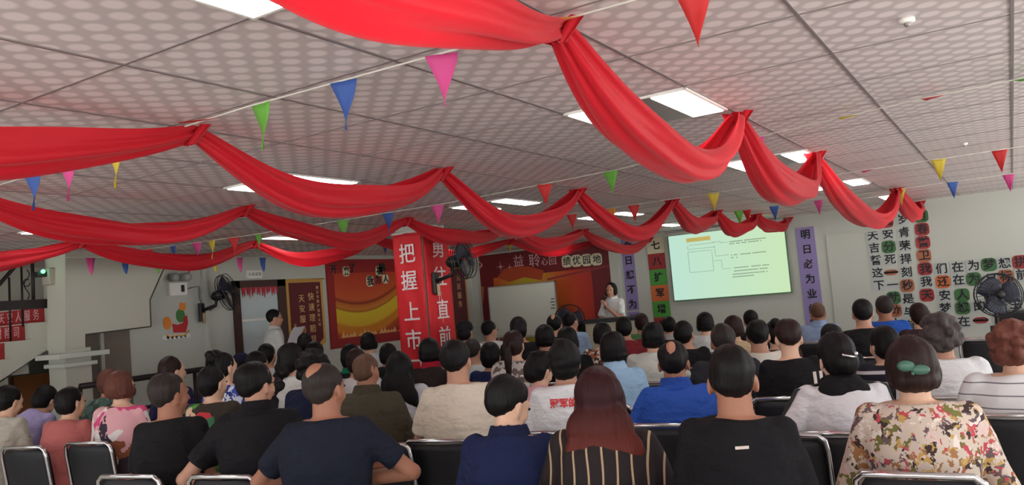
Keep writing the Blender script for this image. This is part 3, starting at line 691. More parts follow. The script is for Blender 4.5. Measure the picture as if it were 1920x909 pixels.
swag([(-6.75, 2.3), (-6.75, 4.0), (-6.62, 5.76), (-6.1, 7.0), (-5.9, 9.6), (-5.85, 12.1)], 'red chiffon swag nearest the left wall', [2.10, 2.09, 2.09, 2.10, 2.14], .09, 4)
# ------------------------------------------------------------------ bunting
BC = dict(r=mat('pennant_red', srgb(214, 60, 60), .6, trans=.35), g=mat('pennant_green', srgb(120, 190, 80), .6, trans=.35), b=mat('pennant_blue', srgb(70, 105, 180), .6, trans=.35),
          y=mat('pennant_yellow', srgb(225, 205, 80), .6, trans=.35), p=mat('pennant_pink', srgb(225, 90, 160), .6, trans=.35), o=mat('pennant_orange', srgb(225, 150, 50), .6, trans=.35))
STR = mat('string_white', srgb(200, 198, 190), .7)
def bunting(label, ends, flags, w_=.105, h_=.175, axis='x'):
    """flags: (colour, t along the string as world X (or Y), fold)"""
    A, B = Vector(ends[0]), Vector(ends[-1]); o = empty('bunting', A, 0, label, 'bunting')
    P = [Vector(e) for e in ends]
    def at(v):
        i = 0 if axis == 'x' else 1
        for a, b in zip(P, P[1:]):
            lo, hi = sorted((a[i], b[i]))
            if lo-1e-6 <= v <= hi+1e-6: return a.lerp(b, (v-a[i])/(b[i]-a[i]))
        return P[0] if abs(v-P[0][i]) < abs(v-P[-1][i]) else P[-1]
    obj('string', G().tube([tuple(p-A) for p in P], .0035, 6), STR, o)
    rnd = random.Random(len(flags))
    for c, v, fold in flags:
        p = at(v)-A; d = (P[-1]-P[0]).normalized(); d.z = 0; n_ = Vector((-d.y, d.x, 0)); R = []
        tw = rnd.uniform(-.25, .25)
        for k in range(9):
            f_ = k/8; hw = w_/2*(1-f_)+.001; row = []
            for sgn in (-1, -.33, .33, 1):
                drop = h_*f_
                q = p+d*hw*sgn*math.cos(tw)+n_*(hw*sgn*math.sin(tw)+.012*math.sin(f_*4+sgn))
                if fold: q = q+n_*(-drop*.85)+Vector((0, 0, -drop*.22))
                else: q = q+Vector((0, 0, -drop))
                row.append((q.x, q.y, q.z-.002))
            R.append(row)
        s_ = [[(x+n_.x*.0015, y+n_.y*.0015, z) for x, y, z in r] for r in R]
        obj('pennant', G().rings([r+list(reversed(q)) for r, q in zip(R, s_)]), BC[c], o)
zz = CEIL-.03
def X_(px, py, z=zz): return zpl(px, py, z).x
bunting('string of pennants crossing the ceiling nearest the camera', [(-4.6, 2.2, zz), (-2.4, 2.1, zz), (-.3, 2.15, zz), (1.5, 2.2, zz)],
        [('b', -4.05, 0), ('p', -3.72, 0), ('y', -3.32, 0), ('r', -2.62, 1), ('g', -2.33, 0), ('b', -1.92, 0), ('p', -1.5, 0), ('o', -1.05, 1), ('r', -.66, 0)])
bunting('string of pennants crossing mid ceiling ahead of the column', [(-7.4, 4.9, zz-.02), (-6.0, 5.2, zz-.01), (-3.8, 5.32, zz), (-2.2, 5.08, zz), (-.3, 4.5, zz), (1.2, 4.3, zz)],
        [('r', -7.2, 0), ('b', -6.9, 0), ('p', -6.62, 0), ('y', -6.45, 0), ('r', -6.2, 0), ('g', -5.92, 0), ('g', -4.91, 0), ('b', -4.42, 0), ('p', -3.92, 0), ('r', -2.84, 0), ('g', -2.27, 0), ('p', -1.2, 0), ('y', -.66, 1), ('r', -.25, 1), ('g', .14, 1)])
bunting('string of pennants over the middle rows toward the screen', [(-7.6, 7.6, zz), (-2.5, 7.4, zz), (1.2, 7.2, zz)],
        [('b', -6.4, 0), ('y', -4.4, 0), ('r', -3.8, 0), ('o', -3.35, 0), ('r', -3.1, 0), ('y', -2.29, 0), ('g', -1.55, 0), ('p', -.95, 1), ('y', -.42, 0), ('r', .0, 0)])
bunting('string of pennants nearest the front wall', [(-7.6, 9.8, zz), (-2.5, 9.7, zz), (1.2, 9.5, zz)],
        [('y', -6.0, 0), ('g', -2.72, 0), ('r', -2.62, 0), ('b', -2.3, 0), ('p', -1.8, 0), ('y', -.95, 0), ('b', -.45, 0), ('p', .05, 0)])
XS_ = -7.35
ys_ = [xpl(px, 486, XS_).y for px in (170, 235, 296, 353, 403, 450, 493)]
zs_ = xpl(235, 484, XS_).z
bunting('string of pennants running along the left wall', [(XS_, 3.0, zs_+.01), (XS_, 9.5, zs_)], [(c, y, 0) for c, y in zip('pbgrypb', ys_)], axis='y', h_=.16, w_=.10)
for px, py, r_ in ((1700, 35, .026), (1808, 268, .022)):
    p = zpl(px, py, CEIL); o = empty('smoke_detector', (p.x, p.y, CEIL), 0, 'small round ceiling fitting near the right, %s' % ('nearer the camera' if py < 100 else 'farther from the camera'), 'smoke detector')
    obj('base', G().tube([(0, 0, 0), (0, 0, -.012), (0, 0, -.016)], [r_, r_, r_*.8], 20), WHITE, o); obj('sensor', G().ell((0, 0, -.018), (r_*.45, r_*.45, .012)), GRID, o)
# ------------------------------------------------------------------ fans
def fan(label, loc, rz, tilt, D=.42, stand=None, name='wall_fan', wallarm=0, ringm=BLKPL):
    o = empty(name, loc, rz, label, 'fan'); hz = stand or 0; c = Vector((0, 0, hz)); R = D/2
    Rt = Matrix.Translation(c) @ Matrix.Rotation(tilt, 4, 'X')
    def ring(r, y, t=.006): return [(r*math.cos(a), y, r*math.sin(a)) for a in np.linspace(0, 2*math.pi, 36, endpoint=False)]
    g = G()
    for r, y in ((R, 0), (R*.98, -.05), (R*.5, -.075), (R*.5, .045), (R*.97, .03)): g.tube(ring(r, y), .005 if r > R*.9 else .003, 6, loop=True)
    for k in range(36):
        a = k*math.pi/18; g.tube([(R*.16*math.cos(a), -.08, R*.16*math.sin(a)), (R*.7*math.cos(a), -.07, R*.7*math.sin(a)), (R*math.cos(a), 0, R*math.sin(a)), (R*.7*math.cos(a), .045, R*.7*math.sin(a)), (R*.2*math.cos(a), .05, R*.2*math.sin(a))], .0016, 4)
    g.tube([(0, -.085, 0), (0, -.078, 0)], [R*.16, R*.18], 18); g.xf(Rt); obj('cage', g, ringm, o)
    BL = mat('fan_blade', srgb(60, 62, 78), .3, trans=.2)
    for k in range(3):
        R_ = []
        for i in range(8):
            r = .03+(R*.88-.03)*i/7; wd_ = .03+.085*math.sin(min(1, i/5)*1.6); ang = k*2.094+.25*i/7
            row = []
            for j in (-1, -.5, 0, .5, 1): aa = ang+j*wd_/max(r, .05)*.9; row.append((r*math.cos(aa), j*.018-.015, r*math.sin(aa)))
            row += [(x, y+.003, z) for x, y, z in reversed(row)]; R_.append(row)
        g = G().rings(R_); g.xf(Rt); obj('blade', g, BL, o)
    g = G().tube([(0, .02, 0), (0, .06, 0), (0, .15, 0), (0, .19, 0)], [.035, .065, .06, .03], 18); g.xf(Rt); obj('motor', g, BLKPL, o)
    if stand:
        g = G().tube([(0, .10, hz-.02), (0, .10, .06)], .014, 10); obj('pole', g, mat('brown_metal', srgb(70, 45, 42), .4, .4) if name == 'pedestal_fan' else BLKPL, o)
        obj('control_box', G().box((-.05, .06, hz-.42), (.05, .14, hz-.27)), BLKPL, o, smooth=False, bevel=.008)
        obj('base', G().tube([(0, .1, 0), (0, .1, .03), (0, .1, .06)], [.2, .19, .03], 28), BLKPL, o)
    else:
        obj('arm', G().tube([(0, .12, -.03), (0, .14, -.14), (0, wallarm, -.2)], .02, 8), BLKPL, o)
        obj('wall_bracket', G().box((-.05, wallarm-.04, -.32), (.05, wallarm, -.1)), BLKPL, o, smooth=False, bevel=.008)
        obj('pull_cord', G().tube([(.02, wallarm-.06, -.3), (.025, wallarm-.06, -.62)], .002, 4).tube([(-.02, wallarm-.06, -.3), (-.02, wallarm-.06, -.55)], .002, 4), WHITE, o)
        obj('tag', G().box((-.02, wallarm-.05, -.34), (.03, wallarm-.041, -.22)), mat('paper_tag', srgb(200, 165, 130), .6), o, smooth=False)
    return o
p = xpl(425, 548, XL+.35); fan('black wall fan beside the brown door', p, math.radians(118), -.25, .44, wallarm=.34)
p = xpl(856, 488, X1c+.30); fan('black wall fan mounted on the banner column', (X1c+.38, p.y-.0, p.z), math.radians(96), -.1, .40, wallarm=.36)
p = ypl(1871, 553, 8.3); fan('black pedestal fan in front of the slogan wall at right', (p.x, 8.3, 0), math.radians(20), -.1, .38, stand=p.z, name='pedestal_fan')
p = ypl(1068, 600, 10.2); fan('black pedestal fan beside the whiteboard', (p.x, 10.2, 0), math.radians(20), 0, .44, stand=p.z, name='pedestal_fan')
def speaker(px, py, Y, w_, h_, label):
    p = ypl(px, py, Y); o = empty('loudspeaker', (p.x, Y, 0), math.radians(10), label, 'loudspeaker'); z = p.z
    obj('cabinet', G().box((-w_/2, 0, z-h_), (w_/2, .3, z)), BLKPL, o, smooth=False, bevel=.01)
    obj('grille', G().box((-w_/2+.02, -.012, z-h_+.02), (w_/2-.02, 0, z-.02)), mat('grille_cloth', srgb(35, 35, 38), .9, bump=.6, bscale=300), o, smooth=False)
    obj('woofer', G().tube([(0, -.012, z-h_*.6), (0, -.018, z-h_*.6)], [w_*.36, w_*.33], 24), BR, o)
    obj('pole', G().tube([(0, .15, z-h_), (0, .15, .03)], .02, 10), BLKPL, o); obj('base', G().tube([(0, .15, 0), (0, .15, .03)], [.22, .2], 24), BLKPL, o)
speaker(1912, 583, 9.0, .34, .46, 'black loudspeaker on a pole beside the pedestal fan at right')
speaker(1103, 603, 10.5, .34, .5, 'black loudspeaker left of the lectern')
# lectern
p = dep(1150, 598, 11.1)
lo = empty('lectern', (p.x, p.y, 0), math.radians(15), 'beige lectern with black top in front of the speaker', 'lectern')
Z_ = p.z; BEI = mat('beige_laminate', srgb(175, 168, 145), .5)
obj('front_panel', G().box((-.34, -.22, 0), (.34, -.19, Z_-.03)), BEI, lo, smooth=False)
for s_ in (-1, 1): obj('side_panel', G().box((s_*.34-.015, -.2, 0), (s_*.34+.015, .22, Z_-.03)), BEI, lo, smooth=False)
obj('top', G().box((-.38, -.25, Z_-.03), (.38, .25, Z_+.02)), BLKPL, lo, smooth=False, bevel=.008)
# ------------------------------------------------------------------ chairs
def make_chair():
    o = empty('folding_chair'); o['category'] = 'chair'
    g = G(); zt_ = .865
    R = []                                            # backrest: curved padded panel
    for i, z in enumerate(np.linspace(.585, zt_-.012, 10)):
        e = math.sin((i+.35)/9.7*math.pi); th = .011+.008*min(1, e*2); row = []
        cut = .02 if i in (0, 9) else 0
        for u in np.linspace(-1, 1, 13): row.append((u*(.172-cut), -.205-(z-.58)*.16+.03*(u*u)-th-.03+.02, z))
        for u in np.linspace(1, -1, 13): row.append((u*(.172-cut), -.205-(z-.58)*.16+.03*(u*u)+th-.03+.02, z))
        R.append(row)
    g.rings(R); obj('backrest', g, BLKPL if 0 else BLKPAD, o)
    R = []
    for i, y in enumerate(np.linspace(-.17, .21, 8)):
        e = .018 if i in (0, 7) else 0; hw = .185-e
        R.append([(-hw, y, .425), (-hw, y, .447-e/3), (-hw+.02, y, .455-e/3), (hw-.02, y, .455-e/3), (hw, y, .447-e/3), (hw, y, .425)])
    g = G().rings(R); obj('seat', g, BLKPAD, o)
    back = lambda z: -.205-(z-.58)*.16
    # front leg + back upright + top bow in one tube
    def pt(s_, z): return (s_*.188, back(z) if z > .45 else back(.45)+(.45-z)*.9, z)
    path = [pt(-1, .02), pt(-1, .2), pt(-1, .42), pt(-1, .60), pt(-1, .80), (-.180, back(.85), .848), (-.155, back(.865), .868), (0, back(.865)-.015, .872), (.155, back(.865), .868), (.180, back(.85), .848), pt(1, .80), pt(1, .60), pt(1, .42), pt(1, .2), pt(1, .02)]
    obj('frame', G().tube(path, .011, 10), CHROME, o)
    for s_ in (-1, 1):
        obj('leg', G().tube([(s_*.172, .16, .41), (s_*.172, .06, .30), (s_*.172, -.22, .01)], .010, 10), CHROME, o)
        obj('foot_cap', G().tube([(s_*.188, back(.45)+.43*.9, 0), (s_*.188, back(.45)+.41*.9, .03)], .015, 10), BLKPL, o)
    obj('stretcher', G().tube([(-.172, -.17, .09), (.172, -.17, .09)], .008, 8).tube([(-.188, .14, .10), (.188, .14, .10)], .008, 8), CHROME, o)
    return o
CHAIR = make_chair(); CHUSED = [False]
def place_chair(x, y, rz, label, group='black folding chairs in rows'):
    if not CHUSED[0]: o = CHAIR; o.location = (x, y, 0); o.rotation_euler = (0, 0, rz); CHUSED[0] = True
    else: o = copy_tree(CHAIR, (x, y, 0), rz)
    return tag(o, label, 'chair', group)
# ------------------------------------------------------------------ people
def rotm(yaw=0, pitch=0, roll=0):
    return np.array((Matrix.Rotation(yaw, 3, 'Z') @ Matrix.Rotation(-pitch, 3, 'X') @ Matrix.Rotation(roll, 3, 'Y')))
def hand(g, wr, d, n, side, sc=1.0, curl=.5):
    """palm + four fingers + thumb; d finger direction, n palm normal"""
    d = nrm(d); n = nrm(np.array(n)-d*(np.array(n)@d)); s = np.cross(d, n)*side; w0 = np.array(wr, float)
    pc = w0+d*.05*sc
    g.tube([w0-d*.01, w0+d*.03*sc, w0+d*.065*sc, w0+d*.088*sc], [.026*sc, .036*sc, .040*sc, .036*sc], 10, flat=.42)
    R_ = np.array([s, d, n]).T
    g.ell(pc, (.040*sc, .050*sc, .015*sc), R_)
    for k, (off, ln) in enumerate(((.029, .070), (.010, .079), (-.010, .074), (-.028, .058))):
        a = w0+d*.085*sc+s*off*sc; c1 = curl*.7; c2 = curl*1.6
        b = a+(d*math.cos(c1)+n*math.sin(c1))*ln*.55*sc; c = b+(d*math.cos(c2)+n*math.sin(c2))*ln*.48*sc
        g.cap(a, b, .0088*sc, .0082*sc, 8); g.cap(b, c, .0082*sc, .007*sc, 8)
    a = w0+d*.025*sc+s*.028*sc; b = a+(s*.65+d*.7+n*.25)*.042*sc; c = b+(s*.15+d*.9+n*.4)*.032*sc
    g.cap(a, b, .012*sc, .0098*sc, 8); g.cap(b, c, .0098*sc, .008*sc, 8)
NP_ = 0; PEOPLE = []
def person(px, top, d, label, shirt=(30, 30, 34), hair='short', hc=None, rel=None, hy=0, lean=.06, hp=.05, pose='lap', female=False, sleeve='short', skin=None,
           stand=False, glasses=False, k=1.0, wide=1.0, seatlabel=None, sm=None, bald=0, roll=0, collar=None, extra=None, chair=True, cat='person'):
    rl_ = math.radians(max(0, (1330-px)/1330*54) if rel is None else rel)
    tp = dep(px, top, d); r_ = ray(px, top); az = math.atan2(r_[0], r_[1])       # clockwise from +Y
    yaw = -(az+rl_)                                                              # facing +Y local
    near = d < 4.6; vox = .0075 if near else (.0105 if d < 7 else .014)
    hipz = .555; u = np.array([0, math.sin(lean), math.cos(lean)])
    if stand: hipz = .90*min(1.05, tp.z/1.62)
    hl = .112
    hdir = nrm([0, math.sin(lean*.7+.05), math.cos(lean*.7+.05)])
    hs = (.92 if female else .95)
    L_ = (tp.z-hipz-.115*hs-hdir[2]*.104)/u[2]; L_ = min(.62, max(.36, L_))
    if stand: L_ = .50
    nb = np.array([0, 0, hipz])+u*L_                       # neck base
    hc_ = nb+hdir*.104
    hc_[2] = tp.z-.1215*hs
    off = hc_-np.array([0, 0, 0])
    # root so that head is where the photo has it
    c_, s_ = math.cos(yaw), math.sin(yaw)
    fx, fy = -s_*hc_[1], c_*hc_[1]
    rx, ry = tp.x-fx, tp.y-fy
    root = empty('person', (rx, ry, 0), yaw, label, cat)
    W = wide*(.83 if female else .90)
    # --- torso rings
    fw = np.array([0, math.cos(lean), -math.sin(lean)])
    def torso(g, infl, t0=0, t1=1.0, neckr=.062):
        prof = [(-.10, .150, .115), (0, .168, .125), (.2, .152, .115), (.45, .158, .118), (.65, .172, .118), (.80, .175, .105), (.90, .150, .088), (.97, .098, .070), (1.02, neckr, .060)]
        R = []
        for t, rx_, ry_ in prof:
            if t < t0 or t > t1: continue
            if female: rx_ *= (.98 if t < .3 else .93); ry_ *= .95
            rx_ = rx_*W+infl; ry_ = ry_+infl
            arch = .02*math.sin(max(0, t)*math.pi)
            c = np.array([0, 0, hipz])+u*L_*t-fw*arch
            R.append([c+np.array([1, 0, 0])*math.cos(a)*rx_*(1+.06*math.cos(2*a))+fw*math.sin(a)*ry_ for a in np.linspace(0, 2*math.pi, 24, endpoint=False)])
        g.rings(R)
    SH = [np.array([sd*.150*W, 0, 0])+np.array([0, 0, hipz])+u*(L_*.86) for sd in (-1, 1)]
    zsh = SH[0][2]; ysh = SH[0][1]
    def arm(sd):
        i = 0 if sd < 0 else 1; Sx = SH[i]
        if stand: E = np.array([sd*.20*W, ysh-.01, zsh-.27])
        else: E = np.array([sd*.215*W, ysh+.0, zsh-.26])
        Wr = np.array([sd*.12, ysh+.22, max(.70, zsh-.32)]); hd = (-sd*.25, .9, -.25); nn = (0, -.2, -1); cu = .45
        if pose == 'cross':
            E = np.array([sd*.335*W, ysh+.05, zsh-.185])
            if sd < 0: Wr = np.array([.09, ysh+.20, zsh-.19]); hd = (1, .05, .05); nn = (0, -1, 0)
            else: Wr = np.array([-.17, ysh+.19, zsh-.25]); hd = (-1, -.35, .02); nn = (0, -1, .1)
            cu = .6
        if pose == 'crossl':
            E = np.array([sd*(.36 if sd < 0 else .27)*W, ysh+.0, zsh-.215])
            if sd < 0: Wr = np.array([-.06, ysh+.13, zsh-.29]); hd = (1, .1, .05); nn = (0, -1, 0)
            else: Wr = np.array([-.15, ysh+.10, zsh-.27]); hd = (-1, -.6, -.12); nn = (0, -1, .1)
        if pose == 'wide': E = np.array([sd*.245*W, ysh+.03, zsh-.25]); Wr = np.array([sd*.13, ysh+.24, zsh-.33])
        if pose == 'elbowl' and sd < 0: E = np.array([-.30*W, ysh-.04, zsh-.20]); Wr = np.array([-.22, ysh+.16, zsh-.28]); hd = (.5, .8, 0)
        if pose == 'handl' and sd < 0: E = np.array([-.25*W, ysh+.0, zsh-.24]); Wr = np.array([-.335, ysh+.13, zsh-.145]); hd = (-.35, .25, .9); nn = (-.6, .6, 0); cu = .3
        if pose == 'chin' and sd > 0: E = np.array([.2*W, ysh+.10, zsh-.24]); Wr = np.array([.06, ysh+.2, zsh-.03]); hd = (-.3, -.1, 1); nn = (0, -1, 0)
        if pose == 'mic':
            if sd > 0: E = np.array([.19*W, ysh+.10, zsh-.26]); Wr = np.array([.08, ysh+.26, zsh-.27]); hd = (-.8, .3, .1)
            else: E = np.array([-.19*W, ysh+.08, zsh-.24]); Wr = np.array([-.03, ysh+.19, zsh-.05]); hd = (.35, .2, .9); nn = (1, 0, 0); cu = 1.1
        if pose == 'read': E = np.array([sd*.2*W, ysh+.06, zsh-.26]); Wr = np.array([sd*.10, ysh+.25, zsh-.20]); hd = (-sd*.2, .9, .3); nn = (-sd, 0, 0); cu = .9
        return Sx, E, Wr, hd, nn, cu
    # --- body
    g = G(); torso(g, -.004)
    nr = (.049 if female else .056)*k
    g.cap(nb-u*.06, hc_-np.array([0, .01, .03]), nr*1.15, nr, 14)
    Rh = rotm(-math.radians(hy), hp, roll); st_ = len(g.v)
    hh = G(); sc = hs*k
    hh.ell((0, -.008, .026), (.073, .090, .086), seg=18, rg=12); hh.ell((0, .022, -.045), (.055, .062, .066), seg=16); hh.ell((0, .040, -.005), (.060, .050, .070), seg=16)
    hh.ell((0, .066, -.088), (.024, .022, .018)); hh.cap((0, .088, .012), (0, .106, -.022), .008, .013, 8); hh.ell((0, .094, -.027), (.017, .012, .009))
    hh.cap((-.03, .082, .024), (.03, .082, .024), .010, .010, 8); hh.cap((-.014, .088, -.055), (.014, .088, -.055), .009, .009, 8)
    for sd in (-1, 1):
        hh.ell((sd*.076, -.006, -.016), (.009, .019, .031), rot=rotm(sd*.35)); hh.ell((sd*.074, .002, -.034), (.008, .010, .014)); hh.ell((sd*.045, .052, -.03), (.018, .022, .024))
    if bald: hh.ell((0, -.058, .060), (.045*bald, .056, .0565), seg=16)
    Mh = np.eye(4); Mh[:3, :3] = Rh*sc; Mh[:3, 3] = hc_
    hh.xf(Mh); g.v += []; [g.add(v_, [], 0) for v_ in []]
    def merge(A, B):
        o_ = A.n
        for v_ in B.v: A.v.append(v_)
        A.f += [tuple(i+o_ for i in q) for q in B.f]; A.mi += B.mi; A.n += B.n
    merge(g, hh)
    sg = G()                                              # shirt
    torso(sg, .014 if sleeve != 'coat' else .024, t0=-.05 if not stand else -.1, t1=.99)
    for sd in (-1, 1):
        Sx, E, Wr, hd, nn, cu = arm(sd); ax0 = nrm(E-Sx)
        g.cap(Sx+ax0*.03, E, .040, .036, 12); g.cap(E, Wr, .038, .026, 12); hand(g, Wr, hd, nn, sd, .95 if female else 1.0, cu)
        ax = nrm(E-Sx)
        if sleeve == 'short':
            e2 = Sx+(E-Sx)*.72; sg.cap(Sx-ax*.004, Sx+ax*.05, .060, .058, 14); sg.tube([Sx, Sx+(E-Sx)*.4, e2], [.055, .057, .056], 14)
        else:
            sg.cap(Sx, E, .060, .050, 12); sg.tube([E-nrm(Wr-E)*.02, E, E+(Wr-E)*.5, Wr-nrm(Wr-E)*.01], [.04, .052, .045, .036], 12)
    # legs
    pg = G()
    for sd in (-1, 1):
        if stand:
            hp_ = (sd*.085, 0, hipz); kn = (sd*.095, .01, hipz*.53); an = (sd*.10, -.02, .09); toe = (sd*.115, .12, .035)
        else:
            hp_ = (sd*.085, .0, hipz-.01); kn = (sd*.14, .41, .515); an = (sd*.14, .36, .10); toe = (sd*.15, .50, .035)
        g.cap(hp_, kn, .070, .050, 10); g.cap(kn, an, .048, .032, 10); g.cap(an, (toe[0], toe[1]-.03, .035), .034, .028, 8)
        pg.cap(hp_, kn, .088, .066, 12); pg.tube([kn, ((kn[0]+an[0])/2, (kn[1]+an[1])/2, (kn[2]+an[2])/2), (an[0], an[1], .10)], [.062, .055, .050], 12)
        f_ = G(); f_.tube([(toe[0], an[1]-.07, .035), (toe[0], an[1]-.03, .045), (toe[0], an[1]+.04, .048), (toe[0], toe[1]-.02, .035), (toe[0], toe[1]+.04, .025)], [.028, .040, .044, .044, .02], 12, flat=.85)
        f_.v[0][:, 2] = np.maximum(f_.v[0][:, 2], .002); obj('shoe', f_, SHOE, root)
    pg.ell((0, -.005, hipz+.0), (.158*W, .118, .105), seg=18)
    sk = skin or (SKIN if not female else SKIN3)
    organic('body', g, sk, root, vox, 3)
    shm = sm or cloth(shirt)
    def wrinkle(o, me, seed=px):
        n_ = len(me.vertices); V = np.empty(n_*3); me.vertices.foreach_get('co', V); V = V.reshape(-1, 3); Nn = np.empty(n_*3); me.vertices.foreach_get('normal', Nn); Nn = Nn.reshape(-1, 3)
        rs = np.random.RandomState(int(seed)); D = np.zeros(n_)
        for i in range(7):
            f1 = rs.uniform(8, 26); dr = nrm(rs.normal(size=3)*[1, .7, 1.1]); dr2 = nrm(rs.normal(size=3)); D += np.sin(V@dr*f1*1.6+2.2*np.sin(V@dr2*f1*.55+rs.uniform(0, 6))+rs.uniform(0, 6))/7
        V += Nn*(D*.013)[:, None]; me.vertices.foreach_set('co', V.ravel())
        if extra == 'text' and o.name.startswith('shirt'): shirt_text(o, me)
        if extra == 'logo' and o.name.startswith('shirt'): logo(o, me)
        if extra == 'ticks' and o.name.startswith('shirt'): ticks(o, me)
    shirt_o = organic('shirt' if sleeve != 'coat' else 'jacket', sg, shm, root, vox*1.15, 5, wrinkle)
    organic('trousers', pg, PANTS if sleeve != 'dress' else shm, root, vox*1.4, 4)
    if collar:
        cg = G(); cc = nb+hdir*.02
        cc = nb+hdir*.0; R = []
        for dz_, e_ in ((-.035, .045), (-.01, .026), (.018, .017), (.030, .012), (.018, .004), (-.02, .004)):
            R.append([cc+hdir*dz_+np.array([math.cos(a)*(nr+e_), math.sin(a)*(nr+e_)-.004, -.010*math.sin(a)]) for a in np.linspace(0, 2*math.pi, 22, endpoint=False)])
        cg.rings(R)
        organic('collar', cg, cloth(collar), root, .006, 3)
    # --- hair
    hg = G(); hr = hc or BLACKH; Mx = Mh; hv = .0065 if near else .009; D_ = .0035
    def E_(c, r, rot=None): hg.ell(c, r, rot, seg=18, rg=12)
    if hair in ('short', 'bob', 'long', 'pony', 'bun', 'curly', 'cap', 'medium', 'tall'):
        E_((0, -.022, .034), (.0795, .095, .087))
    if hair == 'short': E_((0, -.042, .004), (.0725, .066, .056)); E_((0, -.048, -.018), (.055, .046, .038))
    if hair == 'tall': E_((0, -.042, .004), (.074, .066, .058)); E_((0, -.01, .055), (.070, .080, .066)); E_((0, -.048, -.020), (.055, .045, .040))
    if hair == 'buzz': E_((0, -.014, .029), (.0745, .0915, .0860)); E_((0, -.040, .0), (.066, .060, .052))
    if hair == 'baldpatch': E_((0, -.022, .034), (.080, .096, .082)); E_((0, -.042, .004), (.073, .066, .058)); E_((0, -.048, -.018), (.055, .046, .040))
    if hair == 'medium': E_((0, -.038, .0), (.083, .076, .070)); E_((0, -.045, -.035), (.070, .055, .048))
    if hair == 'bob': E_((0, -.024, .038), (.086, .096, .082)); E_((0, -.033, .005), (.091, .088, .085)); E_((0, -.036, -.040), (.092, .078, .048)); E_((.068, .008, -.03), (.026, .048, .052)); E_((-.068, .008, -.03), (.026, .048, .052))
    if hair == 'long': 
        E_((0, -.035, .0), (.095, .090, .11)); E_((0, -.045, -.06), (.098, .075, .08)); E_((0, -.075, -.12), (.128, .062, .12)); E_((.01, -.090, -.20), (.150, .050, .11)); 
        for kx in np.linspace(-.12, .13, 9): hg.cap((kx*.95, -.09, -.21), (kx*1.2+.01, -.092, -.325-.03*math.cos(kx*70)-.02*(kx < .05)), .030, .005)
        E_((.075, .0, -.08), (.028, .05, .12)); E_((-.075, .0, -.08), (.028, .05, .12))
    if hair == 'wavy':
        E_((0, -.022, .036), (.086, .1, .09)); E_((0, -.04, -.02), (.092, .08, .10)); 
        for j in range(9): E_((.03*math.sin(j*1.9)-.02, -.085-.006*j, -.06-.036*j), (.068-.003*j, .045, .045))
    if hair == 'pony':
        E_((0, -.040, -.01), (.080, .074, .08)); E_((0, -.125, .02), (.028, .03, .028)); hg.tube([(0, -.13, .02), (0, -.16, -.02), (0, -.165, -.10), (0, -.15, -.20), (0, -.14, -.27)], [.022, .032, .034, .026, .006], 10)
    if hair == 'bun': E_((0, -.040, -.01), (.080, .074, .08)); E_((0, -.105, .075), (.045, .042, .042))
    if hair == 'lowbun': E_((0, -.022, .036), (.086, .1, .092)); E_((0, -.045, -.01), (.086, .082, .085)); E_((.0, -.10, -.02), (.055, .045, .06))
    if hair == 'hood': E_((0, -.022, .036), (.086, .1, .092)); E_((0, -.042, -.005), (.085, .080, .080)); E_((0, -.04, -.05), (.075, .068, .048))
    if hair == 'curly':
        rs = random.Random(int(px)); E_((0, -.035, .01), (.088, .088, .1))
        for j in range(70):
            a = rs.uniform(0, 6.28); el = rs.uniform(-.75, 1.5); x_ = math.cos(a)*math.cos(el)*.090; y_ = -.03+math.sin(a)*math.cos(el)*.098; z_ = .015+math.sin(el)*.1
            if y_ > .035 and z_ < .07: continue
            E_((x_, y_, z_), [rs.uniform(.018, .03)]*3)
    if hair == 'cap':
        E_((0, -.040, -.02), (.080, .070, .075))
    if hg.n:
        hg.xf(Mx)
        def strands(o, me):
            n_ = len(me.vertices); V = np.empty(n_*3); me.vertices.foreach_get('co', V); V = V.reshape(-1, 3); Nn = np.empty(n_*3); me.vertices.foreach_get('normal', Nn); Nn = Nn.reshape(-1, 3)
            Q = (V-hc_)@Rh; a = np.arctan2(Q[:, 0], -Q[:, 1]+.0); rs = np.random.RandomState(int(px)); D = np.zeros(n_)
            for f_ in (9, 17, 31, 47): D += np.sin(a*f_+rs.uniform(0, 6)+Q[:, 2]*rs.uniform(-12, 12))/f_*9
            L2 = np.zeros(n_)
            for _ in range(5): dr = nrm(rs.normal(size=3)); L2 += np.sin(V@dr*rs.uniform(35, 80)+rs.uniform(0, 6))
            V += Nn*(D*.0012+L2*.0013)[:, None]; me.vertices.foreach_set('co', V.ravel())
        if hair in ('long', 'wavy', 'bob', 'hood', 'lowbun'):       # keep the face clear of hair
            pass
        organic('hair', hg, hr, root, hv, 3, strands if near or d < 6 else None)
    if hair == 'cap':
        cg = G(); cg.ell((0, -.012, .050), (.086, .102, .080), seg=20, rg=12); cg.ell((0, .095, .040), (.062, .065, .008)); cg.xf(Mx)
        organic('cap', cg, cloth(extra if isinstance(extra, tuple) else (30, 32, 48)), root, .008, 3)
    if bald:
        pass
    fg = G()
    for sd in (-1, 1): fg.ell((sd*.031, .0855, .008), (.011, .006, .006), seg=8, rg=5)
    fg.xf(Mx); obj('eyes', fg, EYEW, root)
    fg = G().cap((-.018, .0955, -.055), (.018, .0955, -.055), .0042, .0042, 6); fg.xf(Mx); obj('mouth', fg, LIPS, root)
    if glasses:
        eg = G()
        for sd in (-1, 1):
            eg.tube([(sd*.034+.026*math.cos(a), .104, .008+.018*math.sin(a)) for a in np.linspace(0, 6.28, 14, endpoint=False)], .0022, 6, loop=True)
            eg.tube([(sd*.060, .104, .012), (sd*.080, .06, .012), (sd*.083, -.004, .004)], .0022, 6)
        eg.tube([(-.01, .106, .010), (.01, .106, .010)], .002, 6); eg.xf(Mx); obj('glasses', eg, BLKPL, root)
    PEOPLE.append((rx, ry, label))
